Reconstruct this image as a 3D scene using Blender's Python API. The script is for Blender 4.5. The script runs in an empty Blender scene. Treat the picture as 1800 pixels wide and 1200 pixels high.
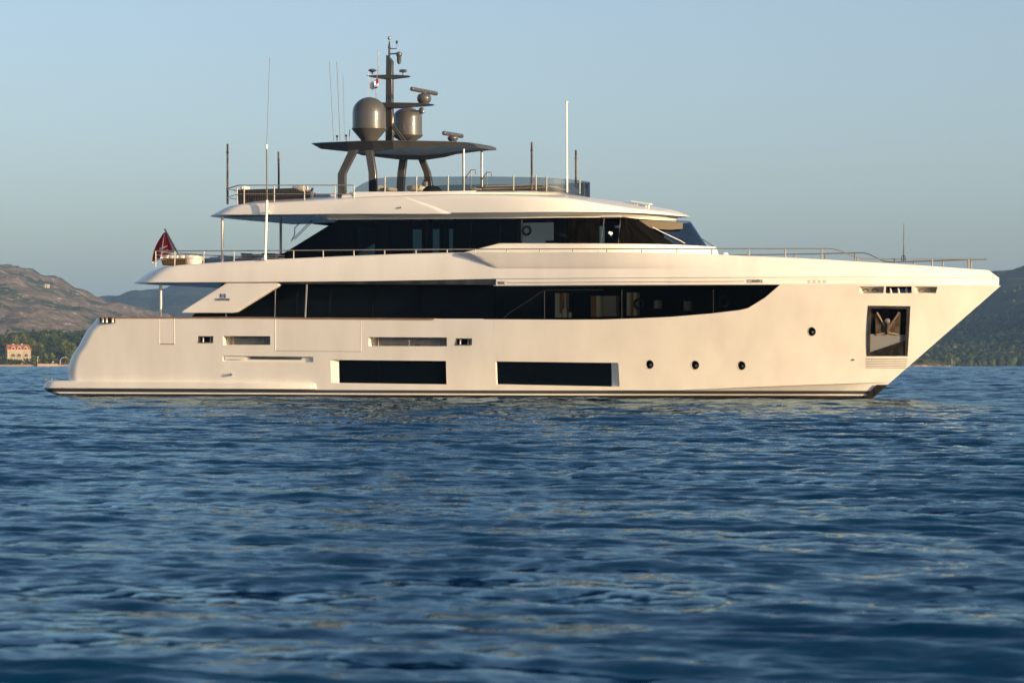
import bpy, bmesh, math, random
import numpy as np
from mathutils import Vector, Matrix, Euler
SC = bpy.context.scene
COL = SC.collection
R = math.radians
rnd = random.Random(7)
nrs = np.random.RandomState(11)

# ------------------------------------------------------------------ camera, sky, sun
# World axes are the yacht's own: X to the bow, Y to port (away from the camera), Z up, water at 0.
YAW = R(21.7)
FPX = 5250.0                 # 105 mm lens, in photograph pixels
HORIZ = 639.5
CAMH = 1.29
rv = Vector((math.cos(YAW), math.sin(YAW), 0))      # camera right
dv = Vector((-math.sin(YAW), math.cos(YAW), 0))     # camera forward
S0 = Vector((0, -3.5, 0))
CAM = S0 + rv * (825 / FPX * 118.5) - dv * 118.5
CAM.z = CAMH

def cw(lat, dep, z=0.0):
    p = CAM + rv * lat + dv * dep
    return Vector((p.x, p.y, z))

cd = bpy.data.cameras.new('camera')
cam = bpy.data.objects.new('camera', cd); COL.objects.link(cam)
cam.location = CAM
cam.rotation_euler = (R(90), 0, YAW)
cd.sensor_width = 36.0
cd.lens = FPX * 36 / 1800
cd.shift_y = (HORIZ - 600) / 1800.0
cd.clip_start = 0.5; cd.clip_end = 40000
cd.dof.use_dof = True; cd.dof.focus_distance = 113; cd.dof.aperture_fstop = 5.0
SC.camera = cam

SUN_AZ = R(52.5)               # right of straight behind the camera
SUN_EL = R(7.5)
sd = rv * math.sin(SUN_AZ) - dv * math.cos(SUN_AZ)
sund = Vector((sd.x * math.cos(SUN_EL), sd.y * math.cos(SUN_EL), math.sin(SUN_EL)))
w = bpy.data.worlds.new('World'); SC.world = w; w.use_nodes = True
nt = w.node_tree; nt.nodes.clear()
sky = nt.nodes.new('ShaderNodeTexSky'); sky.sky_type = 'NISHITA'; sky.sun_disc = False
sky.sun_elevation = SUN_EL
sky.sun_rotation = math.atan2(sund.x, sund.y)
sky.air_density = 0.55; sky.dust_density = 2.4; sky.ozone_density = 0.4
bg = nt.nodes.new('ShaderNodeBackground'); bg.inputs[1].default_value = 0.15
wo = nt.nodes.new('ShaderNodeOutputWorld')
nt.links.new(sky.outputs[0], bg.inputs[0]); nt.links.new(bg.outputs[0], wo.inputs[0])
sl = bpy.data.lights.new('sun', 'SUN'); sl.energy = 4.75; sl.angle = R(0.6); sl.color = (1.0, 0.69, 0.39)
so = bpy.data.objects.new('sun', sl); COL.objects.link(so)
so.rotation_euler = sund.to_track_quat('Z', 'Y').to_euler()
so.location = (0, 0, 200)
SC.view_settings.view_transform = 'Standard'; SC.view_settings.look = 'None'
SC.view_settings.gamma = 1.0; SC.view_settings.exposure = 0.73
SC.cycles.max_bounces = 8; SC.cycles.transparent_max_bounces = 16
SC.cycles.volume_bounces = 0
SC.cycles.use_denoising = True

# ------------------------------------------------------------------ helpers
def ray(px): return dv + rv * ((px - 900) / FPX)
def PX(px, py, Y=0.0):
    """point of the plane y = Y seen at photograph pixel (px, py)"""
    d = ray(px); t = (Y - CAM.y) / d.y
    return Vector((CAM.x + d.x * t, Y, CAMH + (HORIZ - py) / FPX * t))
def PS(px, py, surf, off=0.0):
    Y = -3.8
    for _ in range(8):
        p = PX(px, py, Y); Y = -(surf(p.x, p.z) + off)
    return PX(px, py, Y)
def BGP(px, py, dep): return cw((px - 900) / FPX * dep, dep, CAMH + (HORIZ - py) / FPX * dep)

def clamp(a, lo, hi): return max(lo, min(hi, a))
def lerp(a, b, t): return a + (b - a) * t
def sstep(t): t = clamp(t, 0, 1); return t * t * (3 - 2 * t)
def table(pts):
    pts = sorted(pts); xs = [p[0] for p in pts]; ys = [p[1] for p in pts]
    def f(x): return float(np.interp(x, xs, ys))
    return f
def ztab(pxs, Y, tip=None):
    """height along X from photograph pixels lying on the plane y = Y (number or function of X)"""
    out = []
    for px, py in pxs:
        y = Y if not callable(Y) else -3.8
        for _ in range(24):
            p = PX(px, py, y)
            if callable(Y): y = .5 * y - .5 * Y(p.x)
        out.append((p.x, p.z))
    if tip: p = PX(tip[0], tip[1], 0); out = [q for q in out if q[0] < p.x - .05] + [(p.x, p.z)]
    return table(out)

MATS = {}
def mat(name, col, rough=0.5, metal=0.0, spec=0.5, coat=0.0, noise=None, bump=None, tc='Object', emis=None):
    m = bpy.data.materials.new(name); m.use_nodes = True; MATS[name] = m
    n = m.node_tree.nodes; l = m.node_tree.links; b = n['Principled BSDF']
    b.inputs['Base Color'].default_value = (*col, 1); b.inputs['Roughness'].default_value = rough
    b.inputs['Metallic'].default_value = metal; b.inputs['Specular IOR Level'].default_value = spec
    b.inputs['Coat Weight'].default_value = coat
    if coat: b.inputs['Coat Roughness'].default_value = 0.08
    if noise:
        col2, scale, det = noise[:3]; sc3 = noise[3] if len(noise) > 3 else (1, 1, 1)
        lo, hi = (noise[4] if len(noise) > 4 else (0.35, 0.65))
        t = n.new('ShaderNodeTexCoord'); mp = n.new('ShaderNodeMapping'); mp.inputs['Scale'].default_value = sc3
        ns = n.new('ShaderNodeTexNoise'); ns.inputs['Scale'].default_value = scale; ns.inputs['Detail'].default_value = det
        rp = n.new('ShaderNodeMapRange'); rp.inputs[1].default_value = lo; rp.inputs[2].default_value = hi
        mx = n.new('ShaderNodeMix'); mx.data_type = 'RGBA'
        mx.inputs[6].default_value = (*col, 1); mx.inputs[7].default_value = (*col2, 1)
        l.new(t.outputs[tc], mp.inputs[0]); l.new(mp.outputs[0], ns.inputs['Vector'])
        l.new(ns.outputs[0], rp.inputs[0]); l.new(rp.outputs[0], mx.inputs[0]); l.new(mx.outputs[2], b.inputs['Base Color'])
    if bump:
        sc, st, ds = bump
        t = n.new('ShaderNodeTexCoord')
        ns = n.new('ShaderNodeTexNoise'); ns.inputs['Scale'].default_value = sc; ns.inputs['Detail'].default_value = 3
        bp = n.new('ShaderNodeBump'); bp.inputs['Strength'].default_value = st; bp.inputs['Distance'].default_value = ds
        l.new(t.outputs[tc], ns.inputs['Vector']); l.new(ns.outputs[0], bp.inputs['Height']); l.new(bp.outputs[0], b.inputs['Normal'])
    return m

mat('gelcoat', (0.81, 0.79, 0.735), 0.30, spec=0.5, coat=0.4, noise=((0.725, 0.70, 0.65), 1.1, 6, (1, 1, .28), (0.35, 0.72)), bump=(0.35, 0.10, 0.02))
mat('gelcoat_dimmed', (0.73, 0.72, 0.69), 0.28, coat=0.3)  # same paint as the hull, colour darkened to offset skylight on the roof
mat('boot_black', (0.012, 0.012, 0.012), 0.35, noise=((0.03, 0.028, 0.02), 3, 4, (1, 1, 3)))
mat('boot_grey', (0.06, 0.058, 0.055), 0.35)
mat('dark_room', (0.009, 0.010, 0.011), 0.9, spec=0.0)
mat('mast_grey', (0.042, 0.041, 0.040), 0.28, coat=0.35)
mat('dome_grey', (0.060, 0.062, 0.064), 0.55, spec=0.2, coat=0.9)
mat('steel', (0.30, 0.295, 0.28), 0.32, metal=0.5)
mat('steel_dull', (0.34, 0.32, 0.29), 0.35, metal=0.9, noise=((0.2, 0.17, 0.13), 2.0, 4))
mat('column_grey', (0.42, 0.41, 0.39), .35, metal=.2)
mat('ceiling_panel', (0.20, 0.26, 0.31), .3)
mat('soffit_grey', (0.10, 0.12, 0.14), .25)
mat('white_plastic', (0.8, 0.78, 0.74), 0.4)
mat('white_cushion', (0.78, 0.72, 0.63), 0.85, bump=(6, 0.4, 0.05))
mat('blue_cushion', (0.20, 0.27, 0.36), 0.9, bump=(6, 0.4, 0.05))
mat('grey_cushion', (0.42, 0.39, 0.36), 0.9)
mat('teak', (0.22, 0.115, 0.06), 0.5, noise=((0.32, 0.18, 0.10), 6, 4, (0.4, 4, 4)))
mat('wood_panel', (0.52, 0.19, 0.05), 0.45, noise=((0.30, 0.11, 0.03), 3, 4, (4, 4, 0.5)))
mat('cream', (0.75, 0.68, 0.5), 0.6)
mat('black_plastic', (0.012, 0.012, 0.013), 0.4)
mat('matte_black', (0.006, 0.006, 0.006), .9, spec=0.0)
mat('antenna_grey', (0.12, 0.115, 0.105), .5)
mat('rubber', (0.02, 0.02, 0.02), 0.7)
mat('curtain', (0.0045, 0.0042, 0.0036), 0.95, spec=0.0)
mat('pole_brown', (0.10, 0.06, 0.045), 0.5, noise=((0.02, 0.015, 0.012), 3, 3, (1, 1, 1), (0.45, 0.55)))
mat('rust_steel', (0.17, 0.155, 0.13), 0.42, metal=0.55, noise=((0.13, 0.075, 0.035), 5, 6, (1, 1, 1), (0.4, 0.6)))
mat('pocket_steel', (0.055, 0.052, 0.044), 0.35, metal=0.5, noise=((0.02, 0.018, 0.015), 2.5, 5, (3, 3, 0.6)))
mat('blind_bright', (0.9, 0.88, 0.82), 0.9)
mat('ink', (0.035, 0.035, 0.04), 0.5)
mat('logo_blue', (0.03, 0.10, 0.24), 0.4)
mat('red_cloth', (0.42, 0.02, 0.03), 0.85)
mat('white_cloth', (0.8, 0.8, 0.82), 0.85)
mat('blue_cloth', (0.02, 0.06, 0.25), 0.85)
mat('blue_tarp', (0.03, 0.10, 0.26), 0.7)
mat('rope', (0.08, 0.13, 0.28), 0.9)

def wicker(name, c1, c2, scale):
    m = mat(name, c1, 0.6)
    n = m.node_tree.nodes; l = m.node_tree.links; b = n['Principled BSDF']
    t = n.new('ShaderNodeTexCoord'); w1 = n.new('ShaderNodeTexWave'); w1.bands_direction = 'Z'; w1.inputs['Scale'].default_value = scale
    w2 = n.new('ShaderNodeTexWave'); w2.bands_direction = 'X'; w2.inputs['Scale'].default_value = scale * .6
    mm = n.new('ShaderNodeMath'); mm.operation = 'MULTIPLY'
    mx = n.new('ShaderNodeMix'); mx.data_type = 'RGBA'; mx.inputs[6].default_value = (*c1, 1); mx.inputs[7].default_value = (*c2, 1)
    l.new(t.outputs['Object'], w1.inputs[0]); l.new(t.outputs['Object'], w2.inputs[0])
    l.new(w1.outputs['Fac'], mm.inputs[0]); l.new(w2.outputs['Fac'], mm.inputs[1])
    l.new(mm.outputs[0], mx.inputs[0]); l.new(mx.outputs[2], b.inputs['Base Color'])
    bp = n.new('ShaderNodeBump'); bp.inputs['Strength'].default_value = .7; bp.inputs['Distance'].default_value = .02
    l.new(mm.outputs[0], bp.inputs['Height']); l.new(bp.outputs[0], b.inputs['Normal'])
wicker('wicker_black', (0.012, 0.011, 0.010), (0.085, 0.07, 0.06), 5)
wicker('wicker_brown', (0.05, 0.028, 0.012), (0.24, 0.13, 0.05), 6)

def glassmat(name, tint, refl=(0.9, 0.92, 0.95), ior=1.5, rough=0.015):
    m = bpy.data.materials.new(name); m.use_nodes = True; MATS[name] = m
    n = m.node_tree.nodes; l = m.node_tree.links; n.clear()
    tr = n.new('ShaderNodeBsdfTransparent'); tr.inputs[0].default_value = (*tint, 1)
    gl = n.new('ShaderNodeBsdfGlossy'); gl.inputs[0].default_value = (*refl, 1); gl.inputs['Roughness'].default_value = rough
    fr = n.new('ShaderNodeFresnel'); fr.inputs[0].default_value = ior
    mx = n.new('ShaderNodeMixShader'); o = n.new('ShaderNodeOutputMaterial')
    l.new(fr.outputs[0], mx.inputs[0]); l.new(tr.outputs[0], mx.inputs[1]); l.new(gl.outputs[0], mx.inputs[2]); l.new(mx.outputs[0], o.inputs[0])
glassmat('clear_glass', (0.72, 0.73, 0.70), refl=(0.12, 0.14, 0.17))
glassmat('tint_glass', (0.17, 0.24, 0.27), refl=(0.14, 0.17, 0.2))
glassmat('tint_glass_light', (0.90, 0.87, 0.78), refl=(0.13, 0.15, 0.17))
glassmat('screen_glass', (0.40, 0.43, 0.46), refl=(0.5, 0.55, 0.6), ior=1.35)
glassmat('windshield_glass', (0.35, 0.42, 0.45), refl=(0.7, 0.88, 1), ior=2.7)
mat('shade_cloth', (0.12, 0.10, 0.07), .9)
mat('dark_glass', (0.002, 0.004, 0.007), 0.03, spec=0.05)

class MB:
    def __init__(s): s.v = []; s.f = []; s.m = []
    def add(s, vs, fs, mi=0):
        o = len(s.v); s.v += [tuple(v) for v in vs]
        s.f += [tuple(i + o for i in f) for f in fs]; s.m += [mi] * len(fs)
    def box(s, c, d, rot=None, mi=0):
        hx, hy, hz = d[0] / 2, d[1] / 2, d[2] / 2
        vs = [Vector((x, y, z)) for x in (-hx, hx) for y in (-hy, hy) for z in (-hz, hz)]
        if rot is not None: vs = [rot @ v for v in vs]
        c = Vector(c); vs = [v + c for v in vs]
        s.add(vs, [(0, 1, 3, 2), (4, 6, 7, 5), (0, 4, 5, 1), (2, 3, 7, 6), (0, 2, 6, 4), (1, 5, 7, 3)], mi)
    def prism(s, poly, y0, y1, mi=0):
        """poly: list of (x,z); extruded from y0 to y1"""
        n = len(poly)
        vs = [(x, y0, z) for x, z in poly] + [(x, y1, z) for x, z in poly]
        fs = [tuple(range(n)), tuple(range(2 * n - 1, n - 1, -1))]
        fs += [(i, i + n, (i + 1) % n + n, (i + 1) % n) for i in range(n)]
        s.add(vs, fs, mi)
    def hexa(s, a, b, mi=0):
        """two matching rings of points a,b -> closed solid"""
        n = len(a); vs = list(a) + list(b)
        fs = [tuple(range(n)), tuple(range(2 * n - 1, n - 1, -1))] + [(i, i + n, (i + 1) % n + n, (i + 1) % n) for i in range(n)]
        s.add(vs, fs, mi)
    def tube(s, pts, r, n=8, mi=0, closed=False, cap=True):
        pts = [Vector(p) for p in pts]; rings = []
        k = len(pts); rs = r if isinstance(r, (list, tuple)) else [r] * k
        for i, p in enumerate(pts):
            a = pts[(i - 1) % k] if (i > 0 or closed) else p; b = pts[(i + 1) % k] if (i < k - 1 or closed) else p
            t = (b - a).normalized(); up = Vector((0, 0, 1)) if abs(t.z) < .95 else Vector((0, 1, 0))
            u = t.cross(up).normalized(); v = u.cross(t)
            rings.append([p + (u * math.cos(2 * math.pi * j / n) + v * math.sin(2 * math.pi * j / n)) * rs[i] for j in range(n)])
        vs = [q for g in rings for q in g]; fs = []
        for i in range(k if closed else k - 1):
            for j in range(n):
                a = i * n + j; b = i * n + (j + 1) % n; c = ((i + 1) % k) * n + (j + 1) % n; d = ((i + 1) % k) * n + j
                fs.append((a, b, c, d))
        if cap and not closed: fs += [tuple(range(n))[::-1], tuple(range((k - 1) * n, k * n))]
        s.add(vs, fs, mi)
    def lathe(s, prof, c, n=24, mi=0, axis='z', sy=1.0):
        c = Vector(c); vs = []; fs = []; k = len(prof)
        for r, z in prof:
            for j in range(n):
                a = 2 * math.pi * j / n
                p = Vector((r * math.cos(a), r * math.sin(a) * sy, z))
                if axis == 'y': p = Vector((p.x, p.z, p.y))
                if axis == 'x': p = Vector((p.z, p.x, p.y))
                vs.append(c + p)
        for i in range(k - 1):
            for j in range(n):
                fs.append((i * n + j, i * n + (j + 1) % n, (i + 1) * n + (j + 1) % n, (i + 1) * n + j))
        fs += [tuple(range(n))[::-1], tuple(range((k - 1) * n, k * n))]
        s.add(vs, fs, mi)
    def build(s, name, mats, parent=None, smooth=35, fix=True, bevel=0):
        me = bpy.data.meshes.new(name); me.from_pydata(s.v, [], s.f)
        if isinstance(mats, str): mats = [mats]
        for m in mats: me.materials.append(MATS[m])
        if len(mats) > 1: me.polygons.foreach_set('material_index', s.m)
        if fix:
            b = bmesh.new(); b.from_mesh(me)
            bmesh.ops.remove_doubles(b, verts=b.verts, dist=1e-5)
            bmesh.ops.dissolve_degenerate(b, edges=b.edges, dist=1e-6)
            bmesh.ops.recalc_face_normals(b, faces=b.faces); b.to_mesh(me); b.free()
        if smooth:
            me.polygons.foreach_set('use_smooth', [True] * len(me.polygons)); me.set_sharp_from_angle(angle=R(smooth))
        me.update()
        o = bpy.data.objects.new(name, me); COL.objects.link(o)
        if bevel:
            md = o.modifiers.new('bevel', 'BEVEL'); md.width = bevel; md.segments = 2; md.limit_method = 'ANGLE'; md.angle_limit = R(40)
        if parent is not None: setp(o, parent)
        return o

def setp(o, parent):
    o.parent = parent
    chain = Matrix.Identity(4); q = parent
    if q.type == 'EMPTY' and not q.get('proto'): o.matrix_parent_inverse = Matrix.Translation(-q.location)
def tag(o, label=None, cat=None, group=None, kind=None):
    if label: o['label'] = label
    if cat: o['category'] = cat
    if group: o['group'] = group
    if kind: o['kind'] = kind
    return o
def empty(name, loc, label=None, cat=None, group=None, proto=False):
    o = bpy.data.objects.new(name, None); COL.objects.link(o); o.location = loc; o.empty_display_size = .5
    tag(o, label, cat, group)
    if proto: o['proto'] = 1
    return o

# ------------------------------------------------------------------ the water
def camdir(ang): return rv * math.sin(ang) + dv * math.cos(ang)
def build_water():
    r0 = 5.5; rs = [r0]
    while rs[-1] < 1500:
        r = rs[-1]
        rs.append(r + (.06 if r < 10.5 else max(.028, .00075 * r ** 1.2)))
    far = list(np.geomspace(rs[-1] * 1.01, 9500, 60)); rs = np.array(rs + far)
    inner = np.linspace(-R(12.5), R(12.5), 560)
    outer = []
    a = R(12.5)
    st = R(.15)
    while a < math.pi - R(1): 
        st = min(st * 1.12, R(6)); a += st; outer.append(min(a, math.pi - .001))
    outer = np.array(outer)
    th = np.concatenate([-outer[::-1], inner, outer])
    Rr, Th = np.meshgrid(rs, th, indexing='ij')
    lat = Rr * np.sin(Th); dep = Rr * np.cos(Th)
    X = CAM.x + rv.x * lat + dv.x * dep; Y = CAM.y + rv.y * lat + dv.y * dep
    Z = np.zeros_like(X)
    r_ = np.random.RandomState(5)
    dr = np.gradient(rs)[:, None]
    N = 120
    wl = np.exp(r_.uniform(math.log(.16), math.log(5.0), N))
    ar = 1.0
    main = math.atan2(-rv.y * .12 - dv.y, -rv.x * .12 - dv.x)       # wind waves run towards the camera
    for i in range(N):
        k = 2 * math.pi / wl[i]
        spread = .30 if wl[i] > 1.0 else .5
        d = main + r_.normal(0, spread)
        slope = .225 * math.sqrt(2.0 / N) * (.62 if wl[i] < .33 else (1.0 if wl[i] < .5 else (.5 / wl[i]) ** .62))
        amp = slope / k
        ph = r_.uniform(0, 6.28)
        fade = np.clip((wl[i] / (2.2 * np.maximum(dr, .0 * Rr + dr)) - 1), 0, 1)
        fade = fade * np.clip(2.6 - np.abs(Th) / R(12.5) * (.8 if wl[i] < 2 else .15), 0, 1) if wl[i] < 2 else fade
        p = k * (X * math.cos(d) + Y * math.sin(d)) + ph
        s = np.sin(p)
        Z += amp * fade * (s - .22 * np.cos(2 * p))
    # rougher open water further out, longer waves that the coarser far mesh can carry
    for i in range(70):
        w2 = math.exp(r_.uniform(math.log(1.3), math.log(16))); k = 2 * math.pi / w2
        d = main + r_.normal(0, .5); amp = .20 * math.sqrt(2 / 70) / k; ph = r_.uniform(0, 6.28)
        fin = np.clip((Rr - 70 * max(.6, w2 / 3)) / (60 * w2), 0, 1) * np.clip(w2 / (2.0 * dr) - 1, 0, 1)
        p = k * (X * math.cos(d) + Y * math.sin(d)) + ph
        Z += amp * fin * (np.sin(p) - .22 * np.cos(2 * p))
    # gusts: patches of rougher and calmer water
    g = .93 + .14 * np.sin(X * .07 + 1.3) * np.sin(Y * .05 + .4) + .07 * np.sin(X * .19 + Y * .13)
    Z *= g
    n, m_ = X.shape
    co = np.stack([X, Y, Z], -1).reshape(-1, 3).astype(np.float32)
    i, j = np.meshgrid(np.arange(n - 1), np.arange(m_ - 1), indexing='ij')
    a = (i * m_ + j).ravel(); f = np.stack([a, a + 1, a + m_ + 1, a + m_], -1)
    me = bpy.data.meshes.new('water')
    me.vertices.add(len(co)); me.vertices.foreach_set('co', co.ravel())
    me.loops.add(f.size); me.polygons.add(len(f))
    me.loops.foreach_set('vertex_index', f.ravel().astype(np.int32))
    me.polygons.foreach_set('loop_start', (np.arange(len(f)) * 4).astype(np.int32))
    me.polygons.foreach_set('use_smooth', [True] * len(f))
    me.update(calc_edges=True)
    if me.polygons[0].normal.z < 0: me.flip_normals()
    o = bpy.data.objects.new('water', me); COL.objects.link(o); o['kind'] = 'structure'
    m = bpy.data.materials.new('sea_water'); m.use_nodes = True; nn = m.node_tree.nodes; l = m.node_tree.links; b = nn['Principled BSDF']
    nn.remove(b); df = nn.new('ShaderNodeBsdfDiffuse'); df.inputs[0].default_value = (0.0, 0.024, 0.068, 1)
    gs_ = nn.new('ShaderNodeBsdfGlossy'); gs_.inputs[0].default_value = (0.46, 0.60, 0.69, 1); gs_.inputs['Roughness'].default_value = .06
    fr_ = nn.new('ShaderNodeFresnel'); fr_.inputs[0].default_value = 1.333
    mx_ = nn.new('ShaderNodeMixShader'); ou_ = nn['Material Output']
    l.new(fr_.outputs[0], mx_.inputs[0]); l.new(df.outputs[0], mx_.inputs[1]); l.new(gs_.outputs[0], mx_.inputs[2]); l.new(mx_.outputs[0], ou_.inputs[0])
    # ripples: slope fields added to the surface normal, stretched along the crests
    geo = nn.new('ShaderNodeNewGeometry'); prev = None
    for k_, (sc, st_, det, S) in enumerate((((.50, 1.5, 1), 2.6, 4, .50), ((.6, 1.7, 1), 9.0, 3, .30), ((.45, 1.3, 1), .62, 4, .85))):
        mp = nn.new('ShaderNodeMapping'); mp.inputs['Rotation'].default_value = (0, 0, -YAW); mp.inputs['Scale'].default_value = sc
        ns = nn.new('ShaderNodeTexNoise'); ns.inputs['Scale'].default_value = st_; ns.inputs['Detail'].default_value = det; ns.inputs['Roughness'].default_value = .6
        l.new(geo.outputs['Position'], mp.inputs[0]); l.new(mp.outputs[0], ns.inputs['Vector'])
        sb = nn.new('ShaderNodeVectorMath'); sb.operation = 'SUBTRACT'; sb.inputs[1].default_value = (.5, .5, .5)
        ml = nn.new('ShaderNodeVectorMath'); ml.operation = 'MULTIPLY'; ml.inputs[1].default_value = (S * .55, S, 0)
        l.new(ns.outputs['Color'], sb.inputs[0]); l.new(sb.outputs[0], ml.inputs[0])
        if prev is None: prev = ml
        else:
            ad = nn.new('ShaderNodeVectorMath'); ad.operation = 'ADD'; l.new(prev.outputs[0], ad.inputs[0]); l.new(ml.outputs[0], ad.inputs[1]); prev = ad
    rt_ = nn.new('ShaderNodeVectorRotate'); rt_.rotation_type = 'Z_AXIS'; rt_.inputs['Angle'].default_value = YAW; l.new(prev.outputs[0], rt_.inputs['Vector'])
    ad = nn.new('ShaderNodeVectorMath'); ad.operation = 'ADD'; l.new(geo.outputs['Normal'], ad.inputs[0]); l.new(rt_.outputs[0], ad.inputs[1])
    nz = nn.new('ShaderNodeVectorMath'); nz.operation = 'NORMALIZE'; l.new(ad.outputs[0], nz.inputs[0])
    for q_ in (df, gs_, fr_): l.new(nz.outputs[0], q_.inputs['Normal'])
    me.materials.append(m)
build_water()

# ------------------------------------------------------------------ hills
def vnoise(x, y, seed):
    xi = np.floor(x).astype(np.int64); yi = np.floor(y).astype(np.int64); xf = x - xi; yf = y - yi
    def h(a, b):
        n = (a * 374761393 + b * 668265263 + seed * 1442695041) & 0xffffffff
        n = ((n ^ (n >> 13)) * 1274126177) & 0xffffffff
        return ((n ^ (n >> 16)) & 0xffff) / 65535.0
    u = xf * xf * (3 - 2 * xf); v = yf * yf * (3 - 2 * yf)
    return (h(xi, yi) * (1 - u) + h(xi + 1, yi) * u) * (1 - v) + (h(xi, yi + 1) * (1 - u) + h(xi + 1, yi + 1) * u) * v
def fbm(x, y, seed, oct=6, ridge=False):
    s = 0; a = .5; t = 0
    for o in range(oct):
        n = vnoise(x * 2 ** o, y * 2 ** o, seed + o)
        if ridge: n = 1 - np.abs(2 * n - 1)
        s = s + a * n; t += a; a *= .5
    return s / t
TERR = {}
def hill(name, ridge, d_foot, d_ridge, d_back, material, nlat, ndep, amp, nscale, seed, profile=1.0):
    """terrain between a foot line and a ridge; ridge: photograph pixels along the skyline"""
    lats = [(px - 900) / FPX * d_ridge for px, py in ridge]; hs = [(HORIZ - py) / FPX * d_ridge + CAMH for px, py in ridge]
    L = np.linspace(lats[0], lats[-1], nlat); D = np.concatenate([np.linspace(d_foot, d_ridge, ndep), np.linspace(d_ridge, d_back, 8)[1:]])
    H = np.interp(L, lats, hs)
    DD, LL = np.meshgrid(D, L, indexing='ij')
    t = np.clip((DD - d_foot) / (d_ridge - d_foot), 0, 1); back = np.clip((DD - d_ridge) / (d_back - d_ridge), 0, 1)
    LLr = LL / np.maximum(DD, 1) * d_ridge * (1 - .35) + LL * .35
    Hh = np.interp(LLr, lats, hs)
    Z = Hh * (t ** profile) * (1 - back * .9)
    n1 = fbm(LL / nscale, DD / nscale, seed, 7, True) - .5
    n1 = n1 - n1.mean(); Z = Z + amp * n1 * np.minimum(1, t * 3) * (Hh / max(hs)) * (1 - .88 * t) + 1.0 * t
    Z = Z + amp * .09 * (fbm(LL / (nscale * .12), DD / (nscale * .12), seed + 40, 4) - .5) * np.minimum(1, t * 3) * 2
    Z = np.where(DD <= d_foot + 1e-3, -2.0, Z)
    X = CAM.x + rv.x * LL + dv.x * DD; Y = CAM.y + rv.y * LL + dv.y * DD
    n, m_ = X.shape; co = np.stack([X, Y, Z], -1).reshape(-1, 3).astype(np.float32)
    i, j = np.meshgrid(np.arange(n - 1), np.arange(m_ - 1), indexing='ij'); a = (i * m_ + j).ravel(); f = np.stack([a, a + 1, a + m_ + 1, a + m_], -1)
    me = bpy.data.meshes.new(name); me.vertices.add(len(co)); me.vertices.foreach_set('co', co.ravel()); me.loops.add(f.size); me.polygons.add(len(f))
    me.loops.foreach_set('vertex_index', f.ravel().astype(np.int32)); me.polygons.foreach_set('loop_start', (np.arange(len(f)) * 4).astype(np.int32))
    me.polygons.foreach_set('use_smooth', [True] * len(f)); me.update(calc_edges=True)
    if me.polygons[len(f) // 2].normal.z < 0: me.flip_normals()
    me.materials.append(MATS[material]); o = bpy.data.objects.new(name, me); COL.objects.link(o); o['kind'] = 'structure'
    TERR[name] = (L, D, Z); return o
def terr_z(name, lat, dep):
    L, D, Z = TERR[name]; i = int(np.clip(np.searchsorted(D, dep), 1, len(D) - 1)); j = int(np.clip(np.searchsorted(L, lat), 1, len(L) - 1))
    return float(Z[i, j])
def hillmat(name, cols, scales, bumpd):
    m = bpy.data.materials.new(name); m.use_nodes = True; MATS[name] = m; n = m.node_tree.nodes; l = m.node_tree.links; b = n['Principled BSDF']
    b.inputs['Roughness'].default_value = .95; b.inputs['Specular IOR Level'].default_value = .1
    geo = n.new('ShaderNodeNewGeometry'); prev = None
    for (c, (sc, lo, hi)) in zip(cols[1:], scales):
        ns = n.new('ShaderNodeTexNoise'); ns.inputs['Scale'].default_value = sc; ns.inputs['Detail'].default_value = 9; ns.inputs['Roughness'].default_value = .62
        mp = n.new('ShaderNodeMapping'); mp.inputs['Scale'].default_value = (1, 1, 2.6); mp.inputs['Location'].default_value = (sc * 900, 3, 1)
        l.new(geo.outputs['Position'], mp.inputs[0]); l.new(mp.outputs[0], ns.inputs['Vector'])
        rp = n.new('ShaderNodeMapRange'); rp.inputs[1].default_value = lo; rp.inputs[2].default_value = hi; l.new(ns.outputs[0], rp.inputs[0])
        mx = n.new('ShaderNodeMix'); mx.data_type = 'RGBA'; l.new(rp.outputs[0], mx.inputs[0])
        if prev is None: mx.inputs[6].default_value = (*cols[0], 1)
        else: l.new(prev.outputs[2], mx.inputs[6])
        mx.inputs[7].default_value = (*c, 1); prev = mx
    l.new(prev.outputs[2], b.inputs['Base Color'])
    ns = n.new('ShaderNodeTexNoise'); ns.inputs['Scale'].default_value = .035; ns.inputs['Detail'].default_value = 8; ns.inputs['Roughness'].default_value = .7
    bp = n.new('ShaderNodeBump'); bp.inputs['Strength'].default_value = 1; bp.inputs['Distance'].default_value = bumpd
    l.new(geo.outputs['Position'], ns.inputs['Vector']); l.new(ns.outputs[0], bp.inputs['Height']); l.new(bp.outputs[0], b.inputs['Normal'])
hillmat('dry_hill', [(0.125, 0.105, 0.085), (0.20, 0.17, 0.14), (0.045, 0.062, 0.035), (0.36, 0.31, 0.26)], [(.05, .42, .58), (.016, .50, .58), (.09, .58, .66)], 16)
hillmat('far_hill', [(0.022, 0.040, 0.036), (0.04, 0.045, 0.04), (0.085, 0.08, 0.07)], [(.02, .45, .6), (.05, .58, .66)], 16)
hillmat('wood_hill', [(0.035, 0.042, 0.022), (0.05, 0.055, 0.025), (0.10, 0.085, 0.07)], [(.05, .4, .6), (.02, .58, .64)], 14)
hillmat('shore_soil', [(0.16, 0.12, 0.08), (0.06, 0.065, 0.03), (0.2, 0.16, 0.11)], [(.05, .45, .55), (.2, .55, .65)], 1)
hill('brown_hill', [(-900, 520), (-400, 470), (-150, 474), (0, 476), (25, 476.5), (60, 483), (80, 494), (110, 500), (140, 511), (170, 524), (200, 535), (245, 549), (290, 560), (340, 575), (420, 615), (520, 650)], 1950, 3300, 4600, 'dry_hill', 700, 220, 120, 420, 3, .9)
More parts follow.
